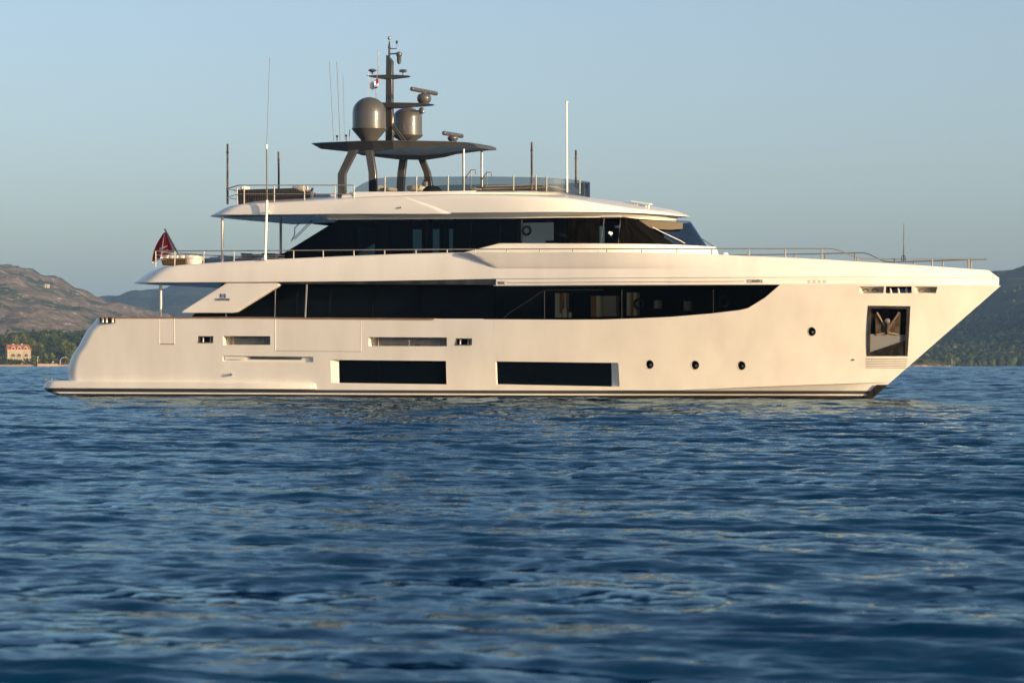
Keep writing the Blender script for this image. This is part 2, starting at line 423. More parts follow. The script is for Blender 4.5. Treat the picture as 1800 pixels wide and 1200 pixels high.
hill('far_hill', [(-900, 560), (0, 560), (120, 530), (175, 523.5), (205, 522), (228, 515), (250, 511), (270, 509.5), (290, 512), (318, 501), (350, 493), (420, 484), (600, 478), (900, 490), (1200, 492), (1500, 500), (1640, 518), (1720, 519), (1770, 522), (1850, 560), (2300, 600)], 3400, 4800, 6000, 'far_hill', 420, 60, 120, 700, 9, 1.0)
hill('wooded_hill', [(1250, 650), (1400, 620), (1500, 590), (1600, 562), (1660, 545), (1700, 524), (1738, 482), (1752, 478), (1775, 475), (1790, 471), (1810, 464), (1900, 440), (2100, 420), (2600, 500)], 1900, 3300, 4600, 'wood_hill', 420, 150, 90, 380, 21, 1.05)
# low shore at the left with its sea wall, and the low point at the right
def lowland(name, px0, px1, d0, d1, z, material, ends=40):
    L0 = (px0 - 900) / FPX * d0; L1 = (px1 - 900) / FPX * d0; nn = 60; md = 14; vs = []
    for i in range(md + 1):
        for j in range(nn + 1):
            lat = lerp(L0, L1, j / nn); dep = lerp(d0, d1, i / md)
            e = min(1, j / nn * ends / 4, (1 - j / nn) * ends / 4)
            zz = -.6 if i == 0 else z * min(1, i / 1.0) * e + i * .35 * e + rnd.uniform(-.2, .2) * (i > 1) - .5 * (1 - e)
            vs.append(cw(lat, dep, zz))
    mb = MB(); mb.add(vs, [(i * (nn + 1) + j, i * (nn + 1) + j + 1, (i + 1) * (nn + 1) + j + 1, (i + 1) * (nn + 1) + j) for i in range(md) for j in range(nn)])
    o = mb.build(name, material, None, smooth=60, fix=False); o['kind'] = 'structure'
    if o.data.polygons[5].normal.z < 0: o.data.flip_normals()
    return o
DS = 1500.0
lowland('shore_ground', -900, 420, DS + 3, 2050, 1.6, 'shore_soil')
lowland('point_ground', 1560, 1690, 1440, 1560, 1.2, 'shore_soil', 12)
mat('wall_stone', (0.30, 0.22, 0.15), .9, noise=((0.30, 0.20, 0.13), .25, 5))
mat('wall_stone_pale', (0.42, 0.31, 0.20), .9, noise=((0.44, 0.30, 0.19), .25, 5))
def bgbox(mb, px0, px1, py0, py1, dep, th=3, mi=0):
    a = BGP(px0, py1, dep); b = BGP(px1, py0, dep)
    mb.hexa([a, Vector((b.x, b.y, a.z)), b, Vector((a.x, a.y, b.z))], [v + dv * th for v in (a, Vector((b.x, b.y, a.z)), b, Vector((a.x, a.y, b.z)))], mi)
mb = MB(); bgbox(mb, -420, 63.5, 641.0, 644.5, DS, 2); o = mb.build('sea_wall', 'wall_stone', smooth=0); tag(o, 'long low tan sea wall in front of the villa', 'wall')
mb = MB(); bgbox(mb, 65.8, 100, 639.2, 644.5, DS - 2, 3); o = mb.build('quay_wall', 'wall_stone_pale', smooth=0); tag(o, 'taller pale orange quay wall right of the villa', 'wall')
mb = MB(); bgbox(mb, 100.2, 260, 640.6, 644.5, DS, 3); o = mb.build('quay_wall', 'wall_stone', smooth=0); tag(o, 'low pinkish quay wall running behind the yacht stern', 'wall')

# ------------------------------------------------------------------ trees
mat('bark', (0.10, 0.07, 0.05), .9)
def leafmat(name, c1, c2):
    m = mat(name, c1, .75, spec=.2, noise=(c2, .35, 3))
    b = m.node_tree.nodes['Principled BSDF']; b.inputs['Subsurface Weight'].default_value = 0
    return m
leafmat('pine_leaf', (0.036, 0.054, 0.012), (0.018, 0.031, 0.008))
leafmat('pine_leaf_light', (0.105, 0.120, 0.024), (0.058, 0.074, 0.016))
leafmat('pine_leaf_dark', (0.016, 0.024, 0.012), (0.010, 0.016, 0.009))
def crown_mesh(name, h, w_, seed, lf, material, low=.30, n_cl=46, n_lf=34, flat=1.0):
    r_ = np.random.RandomState(seed); vs = []; fs = []
    for c in range(n_cl):
        while True:
            p = r_.uniform(-1, 1, 3)
            if .25 < (p ** 2).sum() < 1: break
        cz = lerp(low, 1, (p[2] + 1) / 2) * h; prof = math.sqrt(max(.06, 1 - ((cz / h - .62) / .46) ** 2)) if cz / h > .16 else .3
        cx, cy = p[0] * w_ * .5 * prof, p[1] * w_ * .5 * prof; cr = w_ * r_.uniform(.10, .20)
        for k in range(n_lf):
            d = r_.normal(size=3); d /= np.linalg.norm(d); d[2] *= .7
            q = np.array([cx, cy, cz]) + d * cr * r_.uniform(.55, 1)
            u = r_.normal(size=3); u /= np.linalg.norm(u); nrm = d + r_.normal(size=3) * .35; v = np.cross(nrm, u); v /= np.linalg.norm(v) + 1e-6; u = np.cross(v, nrm); u /= np.linalg.norm(u) + 1e-6
            s = lf * r_.uniform(.6, 1.3); o = len(vs)
            vs += [tuple(q + u * s), tuple(q + v * s * .7), tuple(q - u * s), tuple(q - v * s * .7)]; fs.append((o, o + 1, o + 2, o + 3))
    me = bpy.data.meshes.new(name); me.from_pydata(vs, [], fs); me.materials.append(MATS[material]); me.update(); return me
def trunk_mesh(name, h, r):
    mb = MB(); mb.tube([(0, 0, -2), (0.1, 0, h * .3), (.0, .1, h * .75)], [r, r * .75, r * .3], 7)
    for a in range(5):
        an = a * 1.26; z = h * (.3 + .08 * a); mb.tube([(0, 0, z), (math.cos(an) * h * .12, math.sin(an) * h * .12, z + h * .12)], [r * .4, r * .15], 5)
    me = bpy.data.meshes.new(name); me.from_pydata(mb.v, [], mb.f); me.materials.append(MATS['bark']); me.update(); return me
CR = []
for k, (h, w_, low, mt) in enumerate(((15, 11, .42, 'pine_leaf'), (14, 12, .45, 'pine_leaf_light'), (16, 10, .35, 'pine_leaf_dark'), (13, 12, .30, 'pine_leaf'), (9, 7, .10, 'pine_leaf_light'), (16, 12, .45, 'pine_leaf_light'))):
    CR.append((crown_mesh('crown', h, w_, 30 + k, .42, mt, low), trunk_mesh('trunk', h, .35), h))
def tree(kind, px, dep, z, s, label, group, name='pine_tree', sz=1.0):
    cr, tr, h = CR[kind]
    base = cw((px - 900) / FPX * dep, dep, z)
    o = empty(name, base, label, 'tree', group, proto=True); o.rotation_euler = (0, 0, rnd.uniform(0, 6.28)); o.scale = (s, s, s * sz)
    c = bpy.data.objects.new('crown', cr); COL.objects.link(c); c.parent = o
    t = bpy.data.objects.new('trunk', tr); COL.objects.link(t); t.parent = o
TG = 'pines along the left shore'
# back belt (dark and mid), front trees placed after the photograph
labs = {0: 'one of the mid green pines in the belt of wood above the left shore', 1: 'one of the sunlit yellow green pines in the wood above the left shore', 2: 'one of the dark shaded pines in the wood above the left shore', 3: 'one of the broad mid green pines in the wood above the left shore', 5: 'one of the tall sunlit pines rising above the left shore wood'}
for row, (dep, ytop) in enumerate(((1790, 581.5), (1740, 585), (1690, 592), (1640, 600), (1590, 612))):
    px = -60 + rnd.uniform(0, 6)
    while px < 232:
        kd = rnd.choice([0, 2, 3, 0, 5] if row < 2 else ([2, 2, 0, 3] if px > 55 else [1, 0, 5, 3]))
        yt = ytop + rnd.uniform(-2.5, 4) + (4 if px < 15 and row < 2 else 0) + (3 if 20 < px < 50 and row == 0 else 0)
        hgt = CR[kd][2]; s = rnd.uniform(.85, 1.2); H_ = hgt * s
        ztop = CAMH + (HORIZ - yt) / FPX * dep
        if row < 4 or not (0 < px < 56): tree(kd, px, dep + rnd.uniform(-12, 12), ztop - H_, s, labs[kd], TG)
        px += rnd.uniform(8.0, 12.5)
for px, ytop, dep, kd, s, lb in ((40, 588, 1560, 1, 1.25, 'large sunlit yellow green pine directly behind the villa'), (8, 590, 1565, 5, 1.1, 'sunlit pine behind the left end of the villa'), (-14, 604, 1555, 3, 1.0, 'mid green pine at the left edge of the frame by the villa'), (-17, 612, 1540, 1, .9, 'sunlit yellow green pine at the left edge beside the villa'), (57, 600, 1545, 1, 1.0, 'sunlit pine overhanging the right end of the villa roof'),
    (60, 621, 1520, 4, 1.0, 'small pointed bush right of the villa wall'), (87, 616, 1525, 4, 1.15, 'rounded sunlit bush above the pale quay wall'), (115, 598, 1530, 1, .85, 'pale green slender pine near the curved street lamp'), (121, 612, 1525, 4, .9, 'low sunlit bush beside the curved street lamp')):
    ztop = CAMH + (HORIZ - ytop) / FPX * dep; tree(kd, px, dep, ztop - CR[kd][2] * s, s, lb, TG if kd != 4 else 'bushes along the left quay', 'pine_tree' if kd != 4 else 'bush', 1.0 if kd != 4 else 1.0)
hedge_xs = [(-6, 'low dark hedge bush at the left frame edge before the villa'), (6, 'low hedge bush before the shaded end wall of the villa'), (19, 'low hedge bush under the left arched window of the villa'), (27, 'low hedge bush under the middle arched window of the villa'), (34, 'low hedge bush between the middle and right arches of the villa'), (44, 'low reddish green bush under the right arch of the villa'), (52, 'low bush at the right corner of the villa'), (76, 'low bush just behind the pale quay wall'), (100, 'low bush at the foot of the curved street lamp')]
BU = (crown_mesh('crown', 3.2, 5, 77, .3, 'pine_leaf', .1, 22, 24), trunk_mesh('trunk', 2, .12), 3.2); CR.append(BU)
for px, lb in hedge_xs: tree(6, px, 1508, 1.0, rnd.uniform(.7, 1.05), lb, 'bushes along the left quay', 'bush')
# right point: pines and pole
for k in range(17):
    px = 1594 + k * 5.0 + rnd.uniform(-1, 1); yt = 629 + 9.0 * max(0, (px - 1625) / 50) + rnd.uniform(-1.2, 1.6) - (5 if px < 1610 else 0)
    if px > 1674: continue
    dep = 1470 + rnd.uniform(-15, 45); ztop = CAMH + (HORIZ - yt) / FPX * dep; s = clamp((ztop + 1) / 9, .3, 1.2)
    tree(4, px, dep, ztop - 9 * s, s * 1.15, 'one of the low sunlit pines on the rocky point beyond the bow', 'pines on the point beyond the bow', 'pine_tree', 1 / 1.15)
mat('pale_rock', (0.42, 0.32, 0.25), .9, noise=((0.28, 0.2, 0.15), .6, 4))
for k in range(13):
    px = 1601 + k * 5.6 + rnd.uniform(-1.5, 1.5); s = rnd.uniform(.5, 1.4) * (1.5 if px < 1625 else .8)
    b = bmesh.new(); bmesh.ops.create_icosphere(b, subdivisions=2, radius=1)
    for v in b.verts: v.co *= rnd.uniform(.75, 1.15); v.co.z *= .55
    me = bpy.data.meshes.new('shore_rock'); b.to_mesh(me); b.free(); me.materials.append(MATS['pale_rock'])
    o = bpy.data.objects.new('shore_rock', me); COL.objects.link(o); o.location = cw((px - 900) / FPX * 1436, 1436, .1); o.scale = (s, s, s)
    tag(o, 'one of the pale rocks at the water edge of the point beyond the bow', 'rock', 'rocks at the water edge of the point')
mb = MB(); mb.tube([BGP(1673.3, 642.5, 1445), BGP(1673.3, 628.5, 1445)], [.16, .09], 6); bgp = mb.build('beacon_pole', 'gelcoat_dull' if 'gelcoat_dull' in MATS else 'pale_rock'); tag(bgp, 'thin pale pole standing at the tip of the point beyond the bow', 'pole')
# curved street lamp and small lamp globe on the quay
mat('lamp_paint', (0.45, 0.45, 0.45), .5)
mb = MB(); arc = [(105.5, 640), (105.8, 635), (107, 631), (109.5, 628.8), (113, 628)]; mb.tube([BGP(x, y, DS - 1) for x, y in arc], .17, 6); lampo = mb.build('street_lamp', 'lamp_paint')
tag(lampo, 'tall curved grey street lamp on the quay near the yacht stern', 'street lamp')
mb = MB(); mb.box(BGP(114, 628.2, DS - 1), (1.2, .6, .25)); mb.build('lamp_head', 'lamp_paint', lampo)
mb = MB(); mb.tube([BGP(92.8, 640, DS - 1), BGP(92.8, 636, DS - 1)], .1, 6); l2 = mb.build('quay_lamp', 'lamp_paint'); tag(l2, 'small lamp with white globe on the pale quay wall', 'lamp')
mb = MB(); mb.lathe([(.1, -.4), (.42, -.2), (.45, 0), (.3, .3), (.05, .42)], BGP(92.8, 636, DS - 1), 12); mb.build('globe', 'gelcoat_w' if 'gelcoat_w' in MATS else 'lamp_paint', l2)
mb = MB(); mb.tube([BGP(66.2, 640, DS - 1), BGP(66.2, 626, DS - 1)], .1, 6); l3 = mb.build('flag_pole', 'lamp_paint'); tag(l3, 'thin grey pole at the left end of the pale quay wall', 'pole')

# ------------------------------------------------------------------ villa
mat('villa_wall', (0.34, 0.285, 0.19), .9, noise=((0.27, 0.22, 0.14), .5, 4)); mat('villa_trim', (0.42, 0.39, 0.33), .8); mat('roof_tile', (0.36, 0.12, 0.04), .85, noise=((0.34, 0.10, 0.05), .8, 4, (1, 1, 1)))
mat('window_dark', (0.03, 0.03, 0.035), .3)
U_ = FPX / 1515.0
v0 = cw((33.5 - 900) / U_, 1515, BGP(33, 639, 1515).z)
villa = empty('villa', v0, 'cream villa with orange tiled roof and arched windows on the left shore', 'house')
VY = YAW + R(17)
ux = Vector((math.cos(VY), math.sin(VY), 0)); uy = Vector((-math.sin(VY), math.cos(VY), 0))
def vp(x, y, z): return v0 + ux * x + uy * y + Vector((0, 0, z))
def vbox(mb, x0, x1, y0, y1, z0, z1, mi=0): mb.hexa([vp(x0, y0, z0), vp(x1, y0, z0), vp(x1, y0, z1), vp(x0, y0, z1)], [vp(x0, y1, z0), vp(x1, y1, z0), vp(x1, y1, z1), vp(x0, y1, z1)], mi)
zb = BGP(30, 634, 1515).z - v0.z; ze = BGP(30, 614.5, 1515).z - v0.z; zr = BGP(30, 606.5, 1515).z - v0.z
hw = 5.9; dpt = 9.5
mb = MB(); vbox(mb, -hw, hw, 0, dpt, -1, ze); mb.add([vp(-hw, 0, ze), vp(-hw, dpt, ze), vp(-hw, dpt / 2, zr), vp(hw, 0, ze), vp(hw, dpt, ze), vp(hw, dpt / 2, zr)], [(0, 1, 2), (3, 5, 4)]); mb.build('wall', 'villa_wall', villa, smooth=0)
mb = MB(); e = .35
mb.hexa([vp(-hw - e, -e, ze - .1), vp(hw + e, -e, ze - .1), vp(hw - .6, dpt / 2, zr + .1), vp(-hw + .3, dpt / 2, zr + .1)], [vp(-hw - e, -e, ze + .15), vp(hw + e, -e, ze + .15), vp(hw - .6, dpt / 2, zr + .35), vp(-hw + .3, dpt / 2, zr + .35)])
mb.hexa([vp(-hw - e, dpt + e, ze - .1), vp(hw + e, dpt + e, ze - .1), vp(hw - .6, dpt / 2, zr + .1), vp(-hw + .3, dpt / 2, zr + .1)], [vp(-hw - e, dpt + e, ze + .15), vp(hw + e, dpt + e, ze + .15), vp(hw - .6, dpt / 2, zr + .35), vp(-hw + .3, dpt / 2, zr + .35)])
rf = mb.build('roof', 'roof_tile', villa, smooth=0)
for x in (-2.3, 2.0): mb = MB(); vbox(mb, x - .35, x + .35, dpt / 2 - .3, dpt / 2 + .3, zr, zr + .8); mb.build('chimney', 'villa_trim', rf, smooth=0)
mb = MB(); vbox(mb, -hw - .1, hw + .1, -.2, 0, ze - .55, ze - .15); vbox(mb, -hw - .05, hw + .05, -.12, 0, (ze) * .42, ze * .42 + .2); mb.build('cornice', 'villa_trim', villa, smooth=0)
def arch(cx, z0, w_, h, y0, y1, n=10):
    pts = [(cx - w_ / 2, z0), (cx + w_ / 2, z0)] + [(cx + w_ / 2 * math.cos(a), z0 + h - w_ / 2 + w_ / 2 * math.sin(a)) for a in [k / n * math.pi for k in range(n + 1)]]
    mb = MB(); mb.hexa([vp(x, y0, z) for x, z in pts], [vp(x, y1, z) for x, z in pts]); return mb
for x, wd in ((-3.0, 2.1), (0.0, 2.0), (3.6, 1.8)):
    f = arch(x, ze * .44, wd + .35, 2.05, -.10, .05).build('window', 'villa_trim', villa, smooth=0); arch(x, ze * .44 + .1, wd + .1, 1.85, -.16, -.06).build('pane', 'window_dark', f, smooth=0)
    mb = MB()
    for k in range(7): mb.tube([vp(x - 1.1 + k * .36, -.5, ze * .44 - .05), vp(x - 1.1 + k * .36, -.5, ze * .44 + .45)], .07, 5)
    vbox(mb, x - 1.25, x + 1.25, -.6, -.4, ze * .44 + .4, ze * .44 + .52); vbox(mb, x - 1.25, x + 1.25, -.7, 0, ze * .44 - .22, ze * .44 - .06); mb.build('balustrade', 'villa_trim', villa)
for x in (-2.9, .1, 3.3):
    d = arch(x, ze - .25, 2.0, 1.9, -.25, 2.6).build('dormer', 'villa_trim', villa, smooth=30); arch(x, ze + .0, 1.3, 1.35, -.32, -.2).build('pane', 'window_dark', d, smooth=0)
for x in (-3, 0.2, 3.5):
    f = arch(x, .2, 1.1, 1.7, -.08, .05).build('window', 'window_dark', villa, smooth=0)
# small white building high on the brown hill
q = None
ld = 3290.0
for k in range(60):
    d_ = 2300 + k * 16
    if HORIZ - (terr_z('brown_hill', (82 - 900) / FPX * d_, d_) - CAMH) / d_ * FPX <= 505.5: ld = d_ - 8; break
lt = (82 - 900) / FPX * ld; hz = CAMH + (HORIZ - 505) / FPX * ld
hh = empty('hilltop_building', cw(lt, ld, hz), 'tiny white building on the shoulder of the brown hill', 'building'); 
mb = MB(); bgbox(mb, 78.5, 81, 499.5, 506, ld, 5); bgbox(mb, 82.3, 86, 500, 506, ld, 5); mb.build('wall', 'villa_trim', hh, smooth=0)
mb = MB(); bgbox(mb, 78.2, 81.3, 498.9, 499.5, ld - .3, 5.6); bgbox(mb, 82, 86.3, 499.3, 500, ld - .3, 5.6); mb.build('roof', 'wall_stone', hh, smooth=0)

# ------------------------------------------------------------------ woods on the right hill: countless crowns, one object
def forest():
    ico = bmesh.new(); bmesh.ops.create_icosphere(ico, subdivisions=2, radius=1)
    bv = np.array([v.co[:] for v in ico.verts]); bf = np.array([[v.index for v in f.verts] for f in ico.faces]); ico.free()
    r_ = np.random.RandomState(3); V = []; F = []; M_ = []; o = 0
    L, D, Z = TERR['wooded_hill']
    cnt = 0
    while cnt < 8200:
        dep = 1905 + 1150 * r_.uniform() ** 1.35; px = r_.uniform(1540, 1860); lat = (px - 900) / FPX * dep
        z = terr_z('wooded_hill', lat, dep); yy = HORIZ - (z - CAMH) / dep * FPX
        if z < -1: continue
        if yy < 566 and r_.uniform() > (.75 if yy > 555 else .10): continue
        if yy < 556 and abs(px - 1780) < 50 and r_.uniform() < .7: continue
        s = r_.uniform(1.3, 3.3); v = bv * (1 + r_.normal(0, .16, (len(bv), 1))) * np.array([s, s, s * r_.uniform(.8, 1.3)])
        p = cw(lat, dep, z + s * .5); V.append(v + np.array(p[:])); F.append(bf + o); M_.append(np.full(len(bf), 0 if r_.uniform() < .58 else (1 if r_.uniform() < .8 else 2))); o += len(bv); cnt += 1
    V = np.concatenate(V); F = np.concatenate(F); M_ = np.concatenate(M_)
    me = bpy.data.meshes.new('hillside_wood'); me.vertices.add(len(V)); me.vertices.foreach_set('co', V.astype(np.float32).ravel()); me.loops.add(F.size); me.polygons.add(len(F))
    me.loops.foreach_set('vertex_index', F.ravel().astype(np.int32)); me.polygons.foreach_set('loop_start', (np.arange(len(F)) * 3).astype(np.int32)); 
    for m in ('pine_leaf_dark', 'pine_leaf', 'pine_leaf_light'): me.materials.append(MATS[m])
    me.polygons.foreach_set('material_index', M_.astype(np.int32)); me.update(calc_edges=True)
    ob = bpy.data.objects.new('hillside_wood', me); COL.objects.link(ob); tag(ob, 'dense green scrub wood covering the lower slope of the right hill', 'wood', kind='stuff')
forest()

# ------------------------------------------------------------------ haze
HAZE = 0.00008
mb = MB(); hz_ = 262
c = Vector((CAM.x, CAM.y, 0)); mb.box((c.x, c.y, (hz_ - 6) / 2), (21000, 21000, hz_ + 6))
hz = mb.build('haze', 'bark', smooth=0, fix=True); hz['kind'] = 'stuff'; hz['label'] = 'thin blue haze in the air over the bay'
m = bpy.data.materials.new('haze_air'); m.use_nodes = True; n_ = m.node_tree.nodes; l_ = m.node_tree.links; n_.clear()
vo = n_.new('ShaderNodeVolumePrincipled'); vo.inputs['Color'].default_value = (0.30, 0.56, 1.0, 1); vo.inputs['Density'].default_value = HAZE; vo.inputs['Anisotropy'].default_value = 0.0
ou = n_.new('ShaderNodeOutputMaterial'); l_.new(vo.outputs[0], ou.inputs['Volume']); hz.data.materials.clear(); hz.data.materials.append(m)

# ------------------------------------------------------------------ hull form
stem_top = PX(1759.5, 502, 0); stem_wl = PX(1527, 705, 0)
def stemX(z):
    t = (z - stem_wl.z) / (stem_top.z - stem_wl.z)
    return lerp(stem_wl.x, stem_top.x, t)
ZT = stem_top.z
zc_tab = [(1120, 688.3), (1200, 685.5), (1300, 681), (1400, 677), (1500, 673.5), (1566, 671)]
def hb0(X, z):
    t = clamp(z / ZT, -0.3, 1.15); ts = sstep(t)
    B = 3.60 + .32 * ts
    Lf = lerp(19, 15.5, clamp(t, 0, 1)); p = lerp(1.65, 2.35, clamp(t, 0, 1)); xs = stemX(z)
    u = clamp((X - (xs - Lf)) / Lf, 0, 1)
    return B * (1 - u ** p)
_zc = []
for px, py in zc_tab:
    q = PS(px, py, hb0); _zc.append((q.x, q.z))
zc_f0 = table(_zc)
XC0 = _zc[0][0]
def zc(X): return max(0.315, zc_f0(X)) if X > XC0 else 0.315
def HB(X, z):
    b = hb0(X, z)
    c = zc(X)
    if z < c and X > XC0 - 4:
        k = sstep((X - (XC0 - 4)) / 8)
        b -= k * min(b * .5, (0.09 + 0.7 * (c - z)))
    return max(b, 0.0)
def hbx(X, xs, B, Lf, p, q=1.0):
    u = clamp((X - (xs - Lf)) / Lf, 0, 1)
    return B * max(0.0, 1 - u ** p) ** q

def ring(Xa, ra, xs, Xabs, hbf, zf, nf=26, camber=0.25, na=7, g=1.7):
    """one closed level of a hull-like stack, starboard aft centre -> bow -> port"""
    B = hbf(Xa + ra)
    pts = [(Xa - camber, 0.0)]
    for k in range(1, 4):
        y = (B - ra) * k / 3; pts.append((Xa - camber * (1 - (y / B) ** 2), y))
    for k in range(1, na + 1):
        a = k / na * math.pi / 2
        pts.append((Xa + ra - ra * math.cos(a), B - ra + ra * math.sin(a)))
    xl = [x for x in Xabs if x > Xa + ra + .02 and x < xs]
    for x in xl: pts.append((x, hbf(x)))
    x0 = Xabs[-1]
    for k in range(1, nf + 1):
        s = k / nf; x = x0 + (xs - x0) * (1 - (1 - s) ** g)
        pts.append((x, hbf(x) if k < nf else 0.0))
    st = [Vector((x, -y, zf(x))) for x, y in pts]
    po = [Vector((x, y, zf(x))) for x, y in pts]
    return st, po
def stack(mb, rings, bottom=True, top=True, mats=None):
    k = len(rings); n = len(rings[0][0])
    for i in range(k - 1):
        for side in (0, 1):
            a = rings[i][side]; b = rings[i + 1][side]
            assert len(a) == len(b), (i, len(a), len(b), a[0], b[0], a[14], b[14])
            vs = a + b; fs = [(j, j + 1, n + j + 1, n + j) for j in range(n - 1)]
            if side: fs = [f[::-1] for f in fs]
            mb.add(vs, fs, mats[i] if mats else 0)
    for (do, rg, mi) in ((bottom, rings[0], mats[0] if mats else 0), (top, rings[-1], mats[-1] if mats else 0)):
        if not do: continue
        a, b = rg; vs = a + b
        mb.add(vs, [(j, n + j, n + j + 1, j + 1) for j in range(1, n - 1)], mi)
        mb.add([a[0], a[1], b[1]], [(0, 2, 1)], mi)

def panel(px_poly_top, px_poly_bot, n, surf, off, thick=0.0, Yf=None):
    """curved patch lying on surf between two pixel curves, with real thickness"""
    T = table(px_poly_top); Bt = table(px_poly_bot)
    x0 = max(px_poly_top[0][0], px_poly_bot[0][0]); x1 = min(px_poly_top[-1][0], px_poly_bot[-1][0])
    mb = MB(); m = 4; g = []
    for layer in ([0, thick] if thick else [0]):
        for i in range(n + 1):
            px = lerp(x0, x1, i / n)
            for j in range(m + 1):
                py = lerp(T(px), Bt(px), j / m); g.append(PS(px, py, surf, off - layer))
    st = (n + 1) * (m + 1); fs = []
    for L in range(2 if thick else 1):
        for i in range(n):
            for j in range(m):
                a = L * st + i * (m + 1) + j; f = (a, a + 1, a + m + 2, a + m + 1)
                fs.append(f if L == 0 else f[::-1])
    if thick:
        def q(i, j): return i * (m + 1) + j
        for i in range(n):
            fs.append((q(i, 0), q(i + 1, 0), q(i + 1, 0) + st, q(i, 0) + st)); fs.append((q(i, m), q(i, m) + st, q(i + 1, m) + st, q(i + 1, m)))
        for j in range(m):
            fs.append((q(0, j), q(0, j) + st, q(0, j + 1) + st, q(0, j + 1))); fs.append((q(n, j), q(n, j + 1), q(n, j + 1) + st, q(n, j) + st))
    mb.add(g, fs); return mb
def quadpatch(x0, x1, t0, t1, b0, b1, surf, off, thick=0.02, n=6):
    return panel([(x0, t0), (x1, t1)], [(x0, b0), (x1, b1)], n, surf, off, thick)
def surfpoly(poly, surf, off): return [PS(x, y, surf, off) for x, y in poly]

# ------------------------------------------------------------------ the yacht
yacht = empty('motor_yacht', (19, 0, 0), 'large white three deck motor yacht with grey hardtop and radar mast, lying at anchor', 'yacht')
hbZ = lambda z: (lambda X: HB(X, z))
sheer_aft = [(60, 557), (165, 557), (300, 557.3), (500, 558), (765, 560), (1100, 561), (1300, 561)]
kn = [(760, 501.8), (872, 501.6), (1000, 500.8), (1200, 500), (1400, 499.5), (1600, 500), (1700, 501), (1759, 502)]
z_aft = ztab(sheer_aft, 3.9 * -1)
z_kn_raw = ztab([(px, py) for px, py in kn], lambda X: hb0(X, ZT))
XSTEP = PX(868, 540, -3.9).x
def z_sheer(X): return z_kn_raw(X) if X > XSTEP else z_aft(X)
Xabs = sorted([3.9] + [4.5 + .8 * i for i in range(24)])
Xabs = [x for x in Xabs if x < 23 and abs(x - XSTEP) > .15] + [XSTEP - .004, XSTEP + .004]
Xabs.sort()
aftx = table([(PX(px, py, -3.3).z, PX(px, py, -3.3).x) for px, py in [(115, 668), (113.5, 655), (116, 645), (121, 630), (127, 619), (134, 612), (140, 601), (150, 584), (157, 573.5), (166, 568), (172, 557)]])
lowx = table([(PX(px, py, -3.1).z, PX(px, py, -3.1).x) for px, py in [(77, 684), (84, 689), (100, 694.5), (115, 698), (140, 705), (170, 715)]])
mb = MB(); rings = []; rm = []
lv = [('a', -1.0, 2), ('a', -.25, 2), ('a', 0.0, 2), ('a', .125, 2), ('a', .185, 0), ('a', .305, 3), ('d', 0, 0), ('c', 0, 0), ('s', .05, 0)]
lv += [('s', s, 0) for s in (.13, .2, .3, .4, .5, .6, .7, .8, .9, .96, 1.0)]
def ring_at(kind, s, Xa, ra, xs_z):
    def zf(X):
        if kind == 'a': return s if s < .305 else min(s, zc(X))
        c = zc(X)
        if kind == 'c': return c + .0
        if kind == 'd': return c - .006
        return lerp(c + .002, z_sheer(X), s)
    # bow end: follow the rake of the stem
    xs = stemX(0)
    for _ in range(12): xs = stemX(zf(xs))
    def hbf(X):
        z = zf(X); b = hb0(X, z)
        if kind == 'c' : return b
        return HB(X, z)
    return ring(Xa, ra, xs, Xabs, hbf, zf)
for kind, s, mi in lv:
    if kind == 'a' : Xa = lowx(s)
    elif kind in 'cd': Xa = lowx(.3)
    else: Xa = aftx(lerp(.32, z_aft(3), s))
    rings.append(ring_at(kind, s, Xa, .75, 0))
for a, b in zip(lv[:-1], lv[1:]):
    rm.append(1 if b[1] <= .13 and b[0] == 'a' else (0 if b[1] <= .19 and b[0] == 'a' else (2 if b[0] == 'a' else 0)))
# bands: black antifouling, thin white line, grey boot top, white topsides
stack(mb, rings, True, True, rm)
hull = mb.build('hull', ['gelcoat', 'boot_black', 'boot_grey', 'dark_room', 'pocket_steel'], yacht, smooth=28)

# ---- cutters
cut = MB()
def cutpoly(poly, depth, mi=0, surf=HB, out=.6):
    a = [PS(x, y, surf, out) for x, y in poly]; b = [PS(x, y, surf, -depth) for x, y in poly]
    # keep the side walls square to the hull side
    b = [Vector((q.x, q.y, q.z)) for q in b]
    a2 = [Vector((q.x, q.y - depth - out, q.z)) for q in b]
    cut.hexa(a2, b, mi)
def cutpoly_sq(poly, depth, mi=0, surf=HB):
    s = [PS(x, y, surf, 0) for x, y in poly]
    a = [Vector((q.x, q.y - .5, q.z)) for q in s]; b = [Vector((q.x, q.y + depth, q.z)) for q in s]
    cut.hexa(a, b, mi)
def rect(x0, x1, y0, y1): return [(x0, y0), (x1, y0), (x1, y1), (x0, y1)]
# main saloon window cut through the hull side forward
wt = [(850, 502.3), (900, 502.2), (1000, 501.6), (1200, 500.8), (1350, 500.3), (1371, 500.3)]
wb = [(850, 561), (1000, 561.8), (1060, 561.5), (1120, 559.5), (1180, 556.8), (1250, 551), (1300, 545), (1315, 541.5), (1345, 523), (1363, 507.5), (1371, 500.9)]
WT = table(wt); WB = table(wb)
xs_ = [850, 900, 950, 1000, 1060, 1120, 1180, 1250, 1300, 1315, 1330, 1345, 1363, 1370.5]
poly = [(x, WB(x)) for x in xs_] + [(x, 494 if False else WT(x)) for x in xs_[::-1]]
sp = [PS(x, y, HB, 0) for x, y in poly]
cut.hexa([Vector((q.x, q.y - .4, q.z)) for q in sp], [Vector((q.x, -1.2, q.z)) for q in sp], 3)
cutpoly_sq([(580, 632.3), (784, 634.3), (785, 675.3), (582, 672.5)], .16)
cutpoly_sq([(871, 635), (1087, 637.6), (1089, 679.5), (872.5, 675)], .16)
